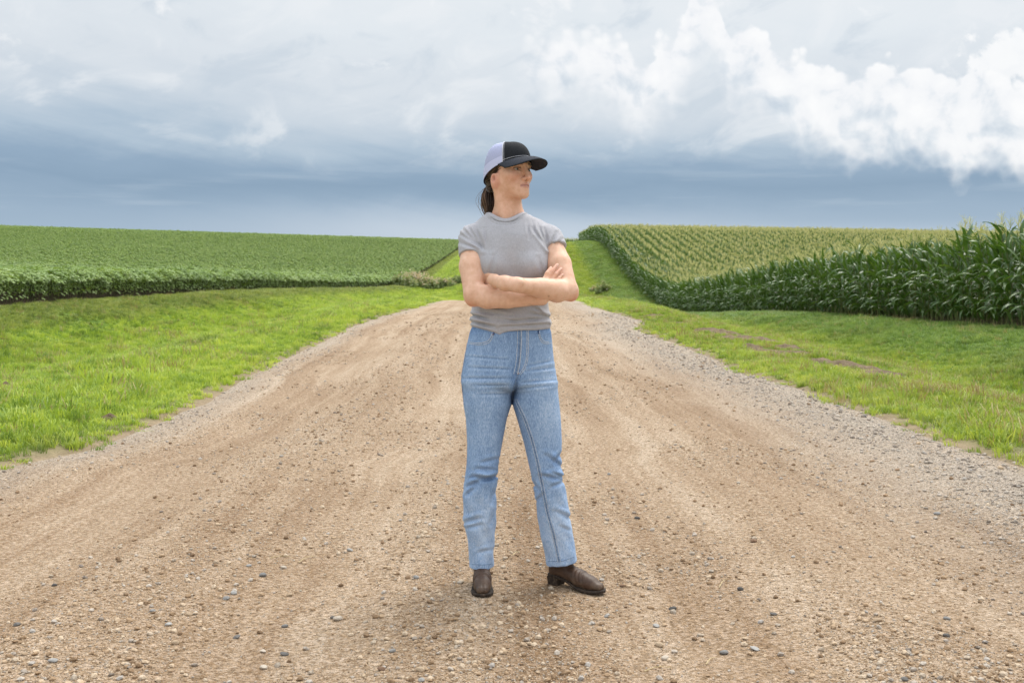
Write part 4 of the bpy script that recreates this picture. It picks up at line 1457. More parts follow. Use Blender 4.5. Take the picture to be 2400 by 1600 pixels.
def stitched(name, lines, r, mat, parent, fn=jeans_sdf, lift=0.0006):
    ps = []
    for ln in lines:
        ln = np.array(ln, float)
        L_arc = np.concatenate([[0], np.cumsum(np.hypot(*np.diff(ln, axis=0).T))])
        ns = max(3, int(L_arc[-1] / 6))
        s_ = np.linspace(0, L_arc[-1], ns)
        uu_ = np.interp(s_, L_arc, ln[:, 0]); vv_ = np.interp(s_, L_arc, ln[:, 1])
        pp = [on_front(fn, a, b) for a, b in zip(uu_, vv_)]
        pp = [q for q in pp if q is not None]
        if len(pp) > 2:
            pp = np.array(pp) + np.array([0, -lift, 0])
            ps.append(pp)
    v, f = tube_np(ps, [r] * len(ps), 5)
    return link(name, mesh_np(name, v, f, [mat]), parent)


m_thread, gg, out = new_mat('pale_thread')
principled(gg, out, gg.ramp(gg.noise(gg.pos(), 300.0, 2), [(0.35, (0.26, 0.33, 0.45, 1)), (0.6, (0.58, 0.62, 0.68, 1))]), 0.8, 0.2)
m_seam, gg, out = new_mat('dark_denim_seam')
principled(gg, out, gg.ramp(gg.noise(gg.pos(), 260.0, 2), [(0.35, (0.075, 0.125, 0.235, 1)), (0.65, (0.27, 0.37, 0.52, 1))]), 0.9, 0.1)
m_rivet, gg, out = new_mat('copper_rivet')
principled(gg, out, (0.35, 0.16, 0.09, 1), 0.4, 0.5)


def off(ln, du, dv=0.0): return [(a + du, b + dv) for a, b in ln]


pk1 = [(1153, 781), (1150, 791), (1143, 799), (1132, 803), (1115, 803.5), (1094, 801)]
pk2 = [(1264, 776), (1266, 788), (1271, 797), (1280, 801.5), (1294, 800)]
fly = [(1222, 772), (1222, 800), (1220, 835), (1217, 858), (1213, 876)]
flyj = [(1235, 772), (1235, 815), (1233, 845), (1227, 862), (1216, 876)]
ins = [(1208, 935), (1219, 958), (1230, 981), (1246, 1027), (1258, 1074), (1272, 1142), (1283, 1201), (1297, 1249), (1311, 1316)]
stitched('pocket_stitching', [pk1, off(pk1, 2.5, 4), pk2, off(pk2, -2, 4)], 0.0016, m_thread, jeans)
stitched('fly_stitching', [flyj, off(flyj, 3.5, 2), off(fly, -9, 0)], 0.0014, m_thread, jeans)
stitched('fly_shadow', [off(fly, -3.5, 0)], 0.0022, m_seam, jeans)  # dark tube standing in for the shadow line beside the fly
stitched('fly_seam', [fly], 0.0022, m_thread, jeans)
stitched('centre_seam', [[(1213, 878), (1208, 895), (1203, 912), (1200, 934)]], 0.0022, m_seam, jeans)
stitched('inseam', [ins], 0.0024, m_seam, jeans)
stitched('inseam_stitching', [off(ins, -3.2), off(ins, 3.2)], 0.0013, m_thread, jeans)
stitched('hem_stitching', [[(1101, 1321), (1130, 1323), (1156, 1321)], [(1284, 1314), (1315, 1315), (1352, 1302)]], 0.0012, m_seam, jeans)
stitched('side_seam', [[(1098, 785), (1091, 832), (1083.5, 873), (1081, 901), (1088.5, 950)]], 0.0016, m_seam, jeans)
stitched('belt_loop', [[(1262, 773), (1261.5, 783)]], 0.0030, m_jean, jeans)
stitched('belt_loop', [[(1158, 772), (1157.5, 785)]], 0.0030, m_jean, jeans)
for (u, v) in ((1156.5, 783), (1214, 875)):
    p0 = on_front(jeans_sdf, u, v)
    vv_, ff_ = tube_np([[p0 + np.array([0, 0.001, 0]), p0 + np.array([0, -0.0015, 0]), p0 + np.array([0, -0.002, 0])]], [np.array([0.0032, 0.0032, 0.0005])], 8)
    link('rivet', mesh_np('rivet', vv_, ff_, [m_rivet]), jeans)

# ---- boots
m_boot, gg, out = new_mat('brown_leather')
P = gg.pos()
bn = gg.noise(P, 30.0, 5, 0.6) * 0.6 + gg.noise(P, 160.0, 3, 0.6) * 0.4
c = gg.ramp(bn, [(0.3, (0.030, 0.016, 0.010, 1)), (0.55, (0.062, 0.031, 0.018, 1)), (0.75, (0.115, 0.066, 0.041, 1))])
dust = gg.step(gg.sep(P)[2], 0.075, 0.0) * gg.step(gg.noise(P, 22.0, 4), 0.40, 0.62)
c = gg.mix(dust * 0.25, c, (0.34, 0.25, 0.17, 1))
principled(gg, out, c, gg.lin(bn, 0.3, 0.7, 0.42, 0.65), 0.4, gg.bump(gg.noise(P, 120.0, 4, 0.6), 0.25, 0.003))
m_sole, gg, out = new_mat('boot_sole')
P = gg.pos()
principled(gg, out, gg.mix(gg.step(gg.noise(P, 60.0, 3), 0.45, 0.75) * 0.35, (0.030, 0.021, 0.016, 1), (0.22, 0.16, 0.11, 1)), 0.75, 0.25)
BL = 0.272


def sole_z(t):
    return np.interp(t, [0, 0.062, 0.10, 0.150, 0.185, 0.23, BL], [0.036, 0.036, 0.028, 0.010, 0.002, 0.002, 0.006])


def half_w(t):
    return np.interp(t, [0, 0.012, 0.05, 0.10, 0.15, 0.195, 0.235, 0.262, BL], [0.012, 0.026, 0.031, 0.031, 0.037, 0.0425, 0.039, 0.027, 0.006])


def boot_parts(heel, yaw, cr):
    """heel point on the ground, yaw of the toe direction"""
    D = np.array([math.cos(yaw), math.sin(yaw), 0]); Sd = np.array([-math.sin(yaw), math.cos(yaw), 0])
    B = np.stack([D, Sd, [0, 0, 1]])

    def up(q):
        a = np.stack([q[..., 0], np.abs(q[..., 1]), q[..., 2]], -1)
        d = seg(a, (0.040, 0.0, 0.080), (0.045, 0, 0.17), 0.036, 0.038)
        d = smin(d, seg(a, (0.070, 0, 0.10), (0.056, 0, 0.17), 0.038, 0.036), 0.02)
        d = smin(d, seg(a, (0.080, 0.0, 0.064), (0.155, 0.004, 0.046), 0.035, 0.031), 0.018)
        d = smin(d, seg(a, (0.155, 0.004, 0.045), (0.205, 0.004, 0.033), 0.031, 0.026), 0.02)
        d = smin(d, seg(a, (0.205, 0.006, 0.032), (0.248, 0.008, 0.025), 0.027, 0.0165), 0.018)
        d = smin(d, seg(a, (0.034, 0, 0.055), (0.05, 0, 0.085), 0.030, 0.036), 0.02)
        t = q[..., 0]
        d = smax(d, (sole_z(t) + 0.008) - q[..., 2], 0.004)
        d = smax(d, a[..., 1] - (half_w(t) + 0.004 + 0.3 * np.clip(q[..., 2] - 0.08, 0, 0.1)), 0.006)
        d = smax(d, q[..., 2] - 0.155, 0.003)
        # flex creases over the instep
        for tc_, dep in cr:
            d = d + dep * np.exp(-(((t - tc_) + 0.25 * (q[..., 2] - 0.06)) / 0.0045) ** 2) * smoothstep(q[..., 2], 0.03, 0.05)
        return d.astype(np.float32)

    def so(q):
        t = q[..., 0]
        zz = q[..., 2] - sole_z(t)
        d = np.maximum(np.abs(q[..., 1]) - half_w(t) - 0.0035, np.abs(zz - 0.0055) - 0.0055)
        d = np.maximum(d, np.maximum(-0.001 - t, t - BL - 0.003))
        return d.astype(np.float32)

    def he(q):
        t = q[..., 0]
        k = 0.10 * (0.036 - q[..., 2])
        d = np.maximum(np.abs(q[..., 1]) - (half_w(np.clip(t + 0.006, 0.012, 0.06)) + 0.001 - k), np.maximum(0.002 + k - t, t - 0.060 + k * 1.2))
        d = np.maximum(d, np.maximum(q[..., 2] - 0.0365, -q[..., 2]))
        return d.astype(np.float32)
    res = []
    for fn, hi in ((up, (BL + 0.02, 0.065, 0.165)), (so, (BL + 0.02, 0.065, 0.06)), (he, (0.08, 0.05, 0.045))):
        v, f = surface_nets(fn, (-0.02, -hi[1], -0.008), hi, 0.0026)
        res.append((0.94 * v @ B + np.asarray(heel), f))
    return res


def make_boot(heel_xy, yaw, cr):
    hz = float(Zroad(heel_xy[0], heel_xy[1] + PY)) - 0.002
    (v1, f1), (v2, f2), (v3, f3) = boot_parts((heel_xy[0], heel_xy[1], hz), yaw, cr)
    b = link('boot', mesh_np('boot', v1, f1, [m_boot]), person)
    link('sole', mesh_np('sole', v2, f2, [m_sole]), b)
    link('heel', mesh_np('heel', v3, f3, [m_sole]), b)


make_boot((-0.1195, 0.082), R(-88), ((0.165, 0.0035), (0.182, 0.003), (0.148, 0.002)))
make_boot((0.150, 0.074), R(-38), ((0.165, 0.0030), (0.180, 0.0026), (0.148, 0.002)))

# ---- cap
m_black, gg, out = new_mat('black_cotton_twill')
P = gg.pos()
principled(gg, out, gg.ramp(gg.noise(P, 500.0, 2), [(0.3, (0.010, 0.011, 0.014, 1)), (0.7, (0.024, 0.026, 0.031, 1))]), 0.85, 0.2, gg.bump(gg.noise(P, 700.0, 2), 0.2, 0.001))
m_brim, gg, out = new_mat('charcoal_brim_cloth')
principled(gg, out, gg.ramp(gg.noise(gg.pos(), 400.0, 2), [(0.3, (0.020, 0.023, 0.032, 1)), (0.7, (0.045, 0.05, 0.065, 1))]), 0.85, 0.2)
m_white, gg, out = new_mat('white_trucker_mesh')
P = gg.pos()
hx = gg.vor(P, 420.0, 'F1', 'Distance')
principled(gg, out, gg.mix(gg.step(hx, 0.35, 0.6) * 0.35, (0.44, 0.47, 0.68, 1), (0.30, 0.32, 0.47, 1)), 0.7, 0.3, gg.bump(hx, 0.4, 0.001))
m_band, gg, out = new_mat('white_cap_band')
principled(gg, out, (0.54, 0.57, 0.80, 1), 0.75, 0.2)
m_pipe, gg, out = new_mat('white_piping')
principled(gg, out, (0.70, 0.71, 0.78, 1), 0.7, 0.2)

CB = -0.008


def rim_c(phi):
    return 0.004 + 0.044 * np.cos(phi) - 0.004 * np.cos(2 * phi)


def crown(phi, t, o=0.0):
    """phi from the forehead round, t from rim to top"""
    Rr = np.cos(t * np.pi / 2) ** 0.56
    Ss = np.sin(t * np.pi / 2) ** 1.0
    fr = 0.5 + 0.5 * np.cos(phi)
    a = (0.0825 + o) * np.sin(phi) * Rr
    b = CB + (0.1005 + o + 0.004 * fr * (1 - t)) * np.cos(phi) * Rr
    rc_ = rim_c(phi)
    c = rc_ + (0.1125 + o - rc_) * Ss
    return np.stack([a, b, c], -1)


def grid_mesh(fn, us, vs):
    UU, VV = np.meshgrid(us, vs, indexing='ij')
    p = fn(UU, VV)
    n0, n1_ = UU.shape
    idx = np.arange(n0 * n1_).reshape(n0, n1_)
    qd = np.stack([idx[:-1, :-1], idx[1:, :-1], idx[1:, 1:], idx[:-1, 1:]], -1).reshape(-1, 4)
    return from_head(p.reshape(-1, 3)), qd


PH = R(62)
v, f = grid_mesh(lambda a, b: crown(a, b, 0.0012 * np.abs(np.cos(a * 3))), np.linspace(-PH, PH, 40), np.linspace(0, 0.999, 24))
cap = link('cap', mesh_np('cap', v, f, [m_black]), person)
v, f = grid_mesh(lambda a, b: crown(a, b), np.linspace(PH, 2 * np.pi - PH, 60), np.linspace(0, 0.999, 24))
o = link('mesh_panel', mesh_np('mesh_panel', v, f, [m_white]), cap)
v, f = grid_mesh(lambda a, b: crown(a, b * 0.20 - 0.01, 0.0016), np.linspace(PH, 2 * np.pi - PH, 60), np.linspace(0, 1, 5))
link('rear_band', mesh_np('rear_band', v, f, [m_band]), cap)
ps = []
for s_ in (-1, 1):
    t = np.linspace(0, 0.97, 30)
    ps.append(from_head(crown(np.full(30, s_ * PH), t, 0.0015)))
    ps.append(from_head(crown(np.full(30, s_ * (PH - 0.06)), t, 0.0012)))
t = np.linspace(-PH, PH, 40)
ps.append(from_head(crown(t, np.full(40, 0.055), 0.0016)))
v, f = tube_np(ps, [0.0013, 0.0005, 0.0013, 0.0005, 0.0006], 6)
link('piping', mesh_np('piping', v, f, [m_pipe]), cap)
v, f = tube_np([from_head(np.array([[0, CB, 0.111], [0, CB, 0.114], [0, CB, 0.1155], [0, CB, 0.1158]]))], [np.array([0.008, 0.008, 0.005, 0.0005])], 12)
link('cap_button', mesh_np('cap_button', v, f, [m_black]), cap)


def brim(s, t, dz=0.0):
    """s across -1..1, t from crown to edge"""
    phi = s * R(74)
    inn = crown(phi, np.zeros_like(phi) + 0.005, 0.0005)
    psi = s * R(84)
    oa = 0.087 * np.sign(np.sin(psi)) * np.abs(np.sin(psi)) ** 0.92
    ob = 0.026 + 0.148 * np.abs(np.cos(psi)) ** 0.62
    oc = rim_c(R(0)) - 0.015 - 0.026 * (np.abs(oa) / 0.087) ** 2.0
    ou = np.stack([oa, ob, oc], -1)
    p = inn * (1 - t[..., None]) + ou * t[..., None]
    p[..., 2] += 0.006 * np.sin(np.pi * t) * (1 - np.abs(s) ** 2) - 0.001 + dz
    return p


v1, f1 = grid_mesh(lambda a, b: brim(a, b), np.linspace(-1, 1, 49), np.linspace(0, 1, 14))
bo = link('brim', mesh_np('brim', v1, f1, [m_brim]), cap)
md = bo.modifiers.new('thickness', 'SOLIDIFY'); md.thickness = 0.0038; md.offset = 0
ss = np.linspace(-1, 1, 49)
ps = [from_head(brim(ss, np.full(49, 1.0))), from_head(brim(ss, np.full(49, 0.86), 0.0018))]
v, f = tube_np(ps, [0.0023, 0.0006], 6)
link('brim_edge', mesh_np('brim_edge', v, f, [m_black]), cap)

# ---- hair: back of the head under the cap, and a ponytail over the shoulder
m_hair, gg, out = new_mat('dark_brown_hair')
principled(gg, out, gg.ramp(gg.attr('Col'), [(0.0, (0.020, 0.012, 0.008, 1)), (0.5, (0.060, 0.034, 0.021, 1)), (1.0, (0.20, 0.115, 0.068, 1))]), 0.42, 0.45)
rh = np.random.default_rng(9)
ps, rs, tone_ = [], [], []
# swept back along the side of the head from temple to nape
for s_ in (-1, 1):
    for k in range(150):
        c0 = rh.uniform(-0.060, 0.03); b0 = rh.uniform(-0.03, 0.030) if c0 > -0.010 else rh.uniform(-0.05, -0.024)
        t = np.linspace(0, 1, 9)
        b = b0 + (-0.088 - b0) * t
        c = c0 + (-0.040 + rh.normal(0, 0.008) - c0) * t ** 1.2 - 0.010 * np.sin(np.pi * t)
        # stay just outside the skull
        rr_ = np.clip(1 - ((b + 0.014) / 0.097) ** 2 - ((c - 0.028) / 0.090) ** 2, 0.02, 1)
        a = s_ * (0.0765 * np.sqrt(rr_) + 0.0015 + rh.uniform(0, 0.004)) * (1 - 0.55 * smoothstep(t, 0.7, 1.0))
        ps.append(from_head(np.stack([a, b, c], -1))); rs.append(0.0017 * np.sqrt(np.sin(np.pi * np.clip(t, 0.08, 0.92)))); tone_ += [rh.random()] * 9 * 4
for k in range(160):       # from behind the near ear and the nape back to the tie
    sd = -1 if k % 4 else 1
    t = np.linspace(0, 1, 9)
    a0_, b0_, c0_ = sd * rh.uniform(0.050, 0.070), rh.uniform(-0.040, -0.016), rh.uniform(-0.085, -0.015)
    st_ = np.array([a0_, b0_, c0_]); en = np.array([rh.normal(0, 0.006), -0.088, -0.050 + rh.normal(0, 0.006)])
    cen = st_[None] * (1 - t[:, None]) + en[None] * t[:, None]
    bul = np.sin(np.pi * t) * 0.016
    cen[:, 0] += sd * bul; cen[:, 1] -= bul * 0.8
    ps.append(from_head(cen)); rs.append(0.0022 * np.sqrt(np.sin(np.pi * np.clip(t, 0.1, 0.92)))); tone_ += [rh.random() * 0.7] * 9 * 4
tie = from_head((0.0, -0.092, -0.052))
# ponytail: tied at the back, falls onto the shoulder
for k in range(330):
    t = np.linspace(0, 1, 14)
    a1 = rh.uniform(0, 6.28); rad = math.sqrt(rh.random())
    fl = 0.011 + 0.023 * np.sin(np.pi * np.clip(t * 1.05, 0, 1)) ** 0.8 * (1 - 0.35 * t)
    cen = np.stack([tie[0] - 0.006 - 0.008 * np.sin(t * 2.6) + 0.002 * t, tie[1] - 0.03 * t + 0.004, tie[2] + 0.008 - 0.135 * t * (1 + 0.04 * rh.normal()) + 0.010 * np.sin(np.pi * t)], -1)
    fl = fl * rh.uniform(0.75, 1.25); cen[:, 2] += rh.normal(0, 0.006) * t
    offx = np.cos(a1) * rad * fl * 0.98 + rh.normal(0, 0.0035) * t + 0.004 * np.sin(t * 9 + a1 * 2) * t; offy = np.sin(a1) * rad * fl
    cen[:, 0] += offx; cen[:, 1] += offy
    ps.append(cen); rs.append((0.0013 * np.sqrt(1.02 - t) + 0.0004) * rh.uniform(0.6, 1.3)); tone_ += [np.clip(0.35 + 0.45 * (np.cos(a1) * rad < -0.55) + rh.normal(0, 0.25), 0, 1)] * 14 * 4
for k in range(30):       # loose wisps
    t = np.linspace(0, 1, 12)
    w_ = rh.normal(0, 1)
    cen = np.stack([tie[0] - 0.012 - 0.030 * np.sin(np.pi * t * 0.8) * abs(w_) * 0.7, tie[1] - 0.02 * t, tie[2] + 0.012 - 0.13 * t * rh.uniform(0.6, 1.0)], -1)
    ps.append(cen); rs.append(np.full(12, 0.0005)); tone_ += [0.9] * 12 * 4
v, f = tube_np(ps, rs, 4)
me = mesh_np('hair', v, f, [m_hair])
vcol(me, np.repeat(np.array(tone_)[:, None], 3, 1))
hair = link('hair', me, person)
v, f = tube_np([np.array([tie + 0.0135 * np.array([math.cos(a) * 0.9, math.sin(a), 0.25 * math.cos(a)]) for a in np.linspace(0, 2 * np.pi, 17)])], [0.0032], 6)
m_tie, gg, out = new_mat('hair_tie')
principled(gg, out, (0.012, 0.012, 0.014, 1), 0.7, 0.2)
link('hair_tie', mesh_np('hair_tie', v, f, [m_tie]), hair)

# stand the figure on the road
person.location = (0, PY, 0)
# ------------------------------------------------------------------ loose gravel
def stone_mesh(seed, sub=1, flat=0.62):
    r = np.random.default_rng(seed)
    t = (1 + 5 ** 0.5) / 2
    v = np.array([[-1, t, 0], [1, t, 0], [-1, -t, 0], [1, -t, 0], [0, -1, t], [0, 1, t], [0, -1, -t], [0, 1, -t], [t, 0, -1], [t, 0, 1], [-t, 0, -1], [-t, 0, 1]], float)
    v /= np.linalg.norm(v, axis=1)[:, None]
    f = np.array([[0, 11, 5], [0, 5, 1], [0, 1, 7], [0, 7, 10], [0, 10, 11], [1, 5, 9], [5, 11, 4], [11, 10, 2], [10, 7, 6], [7, 1, 8], [3, 9, 4], [3, 4, 2], [3, 2, 6], [3, 6, 8], [3, 8, 9], [4, 9, 5], [2, 4, 11], [6, 2, 10], [8, 6, 7], [9, 8, 1]])
    for _ in range(sub):
        cache = {}; vs = list(v); nf = []

        def midp(a, b):
            k = (min(a, b), max(a, b))
            if k not in cache:
                m = vs[a] + vs[b]; vs.append(m / np.linalg.norm(m)); cache[k] = len(vs) - 1
            return cache[k]
        for a, b, c in f:
            ab, bc, ca = midp(a, b), midp(b, c), midp(c, a)
            nf += [[a, ab, ca], [b, bc, ab], [c, ca, bc], [ab, bc, ca]]
        v = np.array(vs); f = np.array(nf)
    # broken facets
    for _ in range(7):
        n = r.normal(size=3); n /= np.linalg.norm(n)
        dcut = r.uniform(0.55, 0.85)
        h = v @ n
        v = v - np.clip(h - dcut, 0, None)[:, None] * n * 0.85
    v = v * np.array([r.uniform(0.9, 1.2), r.uniform(0.7, 0.95), flat * r.uniform(0.8, 1.2)])
    v *= 1 + 0.06 * r.normal(size=(len(v), 1)) * (0.5 if sub else 1)
    return v, f


def stone_mat(name, stops):
    m, gg, out = new_mat(name)
    P = gg.pos()
    n = gg.rand() * 0.75 + gg.noise(P, 120.0, 3, 0.6) * 0.25
    c = gg.ramp(n, stops)
    principled(gg, out, c, 0.85, 0.25, gg.bump(gg.noise(P, 380.0, 3, 0.6), 0.35, 0.002))
    return m


m_tanst = stone_mat('tan_gravel', [(0.1, (0.15, 0.094, 0.052, 1)), (0.35, (0.34, 0.23, 0.138, 1)), (0.55, (0.46, 0.34, 0.225, 1)), (0.72, (0.54, 0.43, 0.31, 1)), (0.9, (0.31, 0.27, 0.225, 1))])
m_palest = stone_mat('pale_limestone_gravel', [(0.1, (0.20, 0.165, 0.135, 1)), (0.4, (0.36, 0.31, 0.26, 1)), (0.7, (0.47, 0.41, 0.345, 1)), (0.95, (0.30, 0.29, 0.28, 1))])
m_clod, gg, out = new_mat('clay_clod')
P = gg.pos()
principled(gg, out, gg.ramp(gg.noise(P, 60.0, 4), [(0.3, (0.12, 0.072, 0.04, 1)), (0.7, (0.30, 0.195, 0.12, 1))]), 0.95, 0.1, gg.bump(gg.noise(P, 200.0, 4), 0.5, 0.004))

rg = np.random.default_rng(303)


def gravel_points(n, y0, y1, power=1.6):
    """distance drawn so that the picture is covered evenly"""
    t = rg.random(n)
    e = 1 - power
    y = (y0 ** e + (y1 ** e - y0 ** e) * t) ** (1 / e)
    l, r = road_l(y) - 0.1, road_r(y) + 0.1
    lo = np.maximum(l, -0.5 * y); hi = np.minimum(r, 0.5 * y)
    x = lo + (hi - lo) * rg.random(n)
    return x, y


x, y = gravel_points(300000, 2.85, 34.0, 1.75)
lt = (x - road_l(y)) / (road_r(y) - road_l(y))
# loose stones gather between the wheel tracks and along the right shoulder
pref = 0.24 + 0.72 * smoothstep(vnoise(x * 1.6, y * 0.8, 61, 4), -0.15, 0.40)
for c, w, a in ((0.17, 0.05, -0.35), (0.385, 0.05, -0.25), (0.60, 0.05, -0.2), (0.80, 0.04, -0.25), (0.30, 0.05, 0.35), (0.49, 0.06, 0.4), (0.92, 0.07, 0.7)):
    pref = pref + a * np.exp(-((lt - c) / w) ** 2)
keep = rg.random(len(x)) < pref
# feet stay clear of stones
for fx, fy, fr_ in ((-0.118, PY - 0.05, 0.10), (-0.118, PY - 0.14, 0.07), (-0.118, PY + 0.04, 0.07), (0.17, PY + 0.05, 0.07), (0.24, PY, 0.08), (0.31, PY - 0.06, 0.07)):
    keep &= np.hypot(x - fx, y - fy) > fr_
x, y, lt = x[keep], y[keep], lt[keep]
n = len(x)
sz = 0.0019 * (1 - rg.random(n)) ** -0.41
sz = np.clip(sz, 0.0018, 0.0135) * (1 + 0.045 * np.maximum(y - 4, 0))
sz *= 1 + 0.35 * smoothstep(lt, 0.82, 0.95)
z = Zroad(x, y) + sz * 0.30
tan_p = [stone_mesh(500 + i, 0) for i in range(8)]
pal_p = [stone_mesh(540 + i, 0) for i in range(5)]
gp = [mesh_np('gravel_stone', v, f, [m_tanst], False) for v, f in tan_p] + [mesh_np('gravel_stone', v, f, [m_palest], False) for v, f in pal_p]
palep = np.clip(0.18 + 0.75 * smoothstep(lt, 0.74, 0.92) + 0.5 * (1 - smoothstep(lt, 0.02, 0.12)), 0, 0.95)
var_ = np.where(rg.random(n) < palep, rg.integers(8, 13, n), rg.integers(0, 8, n))
rot_ = np.column_stack([rg.normal(0, 0.25, n), rg.normal(0, 0.25, n), rg.uniform(0, 6.28, n)])
scatter('gravel', np.column_stack([x, y, z]), rot_, sz, var_, gp, 'loose tan and pale gravel strewn over the dirt road', 'gravel')

# ------------------------------------------------------------------ larger single stones, where the photograph shows them
m_grey = stone_mat('grey_stone', [(0.1, (0.17, 0.165, 0.16, 1)), (0.5, (0.27, 0.265, 0.255, 1)), (0.9, (0.38, 0.37, 0.35, 1))])
m_dark = stone_mat('dark_slate_stone', [(0.1, (0.075, 0.07, 0.066, 1)), (0.9, (0.16, 0.15, 0.14, 1))])
m_tan1 = stone_mat('tan_stone', [(0.1, (0.32, 0.23, 0.15, 1)), (0.9, (0.46, 0.36, 0.25, 1))])
m_pale1 = stone_mat('pale_stone', [(0.1, (0.42, 0.36, 0.29, 1)), (0.9, (0.52, 0.46, 0.385, 1))])
m_brown = stone_mat('brown_clod', [(0.1, (0.12, 0.07, 0.045, 1)), (0.9, (0.22, 0.14, 0.09, 1))])
KIND = {'grey': m_grey, 'dark': m_dark, 'tan': m_tan1, 'pale': m_pale1, 'brown': m_brown}
STONES = [
    # u, v (middle), width px, colour, label
    (615, 1346, 20, 'grey', 'bluish grey stone left of the right boot, topmost of the left stones'),
    (665, 1328, 16, 'pale', 'pale rounded stone beside two straws left of the person'),
    (820, 1288, 16, 'grey', 'smooth grey stone farthest back left of the boots'),
    (584, 1324, 15, 'grey', 'flat grey stone just left of the straws'),
    (975, 1352, 14, 'grey', 'lone light grey stone between left stones and right boot'),
    (548, 1388, 18, 'grey', 'grey angular stone in the left gravel cluster'),
    (531, 1400, 20, 'grey', 'flat grey stone at the left end of the gravel cluster'),
    (678, 1393, 15, 'tan', 'tan rounded stone right of the left gravel cluster'),
    (358, 1430, 15, 'grey', 'small grey stone at the left edge of the stony patch'),
    (394, 1462, 18, 'grey', 'grey stone topping a short column of pebbles at left'),
    (398, 1477, 15, 'tan', 'tan stone under a grey one in the left pebble column'),
    (411, 1505, 18, 'tan', 'tan stone lowest in the left pebble column'),
    (443, 1438, 17, 'tan', 'tan lumpy stone right of the left pebble column'),
    (555, 1491, 20, 'dark', 'thin dark slate chip lying in the left foreground'),
    (616, 1524, 18, 'pale', 'flat pale stone in the left foreground'),
    (667, 1530, 22, 'dark', 'dark flat stone lower left foreground beside a pale one'),
    (617, 1562, 20, 'pale', 'pale egg shaped stone near the bottom edge left of centre'),
    (668, 1466, 17, 'grey', 'grey stone standing above its twin left of centre'),
    (124, 1546, 22, 'grey', 'grey flat stone in the far left foreground'),
    (57, 1531, 16, 'tan', 'tan stone near the bottom left corner'),
    (40, 1462, 18, 'dark', 'blue black stone at the far left edge'),
    (127, 1370, 14, 'dark', 'small black stone on the left, above the grey ones'),
    (792, 1447, 24, 'pale', 'broad pale brown shell shaped stone left of centre'),
    (779, 1446, 14, 'dark', 'dark chip leaning on the broad pale stone'),
    (920, 1524, 18, 'grey', 'grey stone in the foreground below the right boot'),
    (985, 1568, 20, 'tan', 'tan stone near the bottom edge below the right boot'),
    (893, 1566, 20, 'brown', 'brown clod near the bottom edge left of a tan stone'),
    (988, 1592, 18, 'grey', 'grey stone cut by the bottom edge under the person'),
    (1576, 1425, 18, 'dark', 'dark grey round stone right of the left boot'),
    (1421, 1443, 12, 'grey', 'small light blue grey stone in front of the left boot'),
    (1537, 1465, 18, 'grey', 'grey stone in front of the dark round one on the right'),
    (1459, 1372, 14, 'brown', 'small dark brown clod beyond the left boot toe'),
    (1735, 1379, 16, 'dark', 'dark stone on bare clay right of the left boot'),
    (1812, 1437, 18, 'dark', 'dark thin stone in the middle of the right foreground'),
    (1929, 1427, 16, 'tan', 'tan stone on smooth clay in the right foreground'),
    (2057, 1452, 20, 'tan', 'large tan stone in the right foreground'),
    (1697, 1527, 22, 'grey', 'grey chunky stone at the bottom right of centre'),
    (1768, 1518, 24, 'grey', 'flat grey stone right of the chunky grey one'),
    (1560, 1541, 22, 'pale', 'pale cream stone at the bottom right of centre'),
    (1545, 1510, 20, 'tan', 'tan stone just above the pale cream one'),
    (1746, 1494, 18, 'tan', 'tan stone just above the flat grey one'),
    (1767, 1266, 18, 'brown', 'brown pointed clod right of the jeans hem'),
    (2219, 1448, 16, 'grey', 'grey stone in the far right foreground'),
    (2218, 1487, 18, 'dark', 'dark bluish stone below the grey one at far right'),
    (2119, 1590, 20, 'dark', 'dark brown stone cut by the bottom edge at right'),
    (2367, 1437, 14, 'pale', 'small white stone at the right edge of the road'),
    (2196, 1202, 16, 'grey', 'grey flat stone at the border of the pale gravel'),
    (2026, 974, 14, 'grey', 'lone grey stone by the right verge grass'),
    (1428, 1110, 11, 'grey', 'small grey stone behind the left knee on the road'),
    (1493, 1213, 13, 'dark', 'dark stone right of the left shin'),
]
sid = 0
protos_ = [stone_mesh(700 + i, 1, 0.6) for i in range(7)]
pm = {}
for (u, v, w, kind_, lab) in STONES:
    x, y, z = ray_ground(u, v + w * 0.2, Zroad, 2.6, 40)
    half = 0.5 * w * y / F_PX
    key = (sid % 7, kind_)
    if key not in pm:
        pm[key] = mesh_np('stone', protos_[sid % 7][0], protos_[sid % 7][1], [KIND[kind_]], False)
    o = link('stone', pm[key], None, lab, 'stone', 'single stones on the road')
    o.location = (x, y, z + half * 0.32)
    o.scale = (half, half * 1.05, half * (0.95 if 'flat' not in lab and 'thin' not in lab else 0.6))
    o.rotation_euler = (rg.normal(0, 0.12), rg.normal(0, 0.12), rg.normal(0, 0.35))
    sid += 1

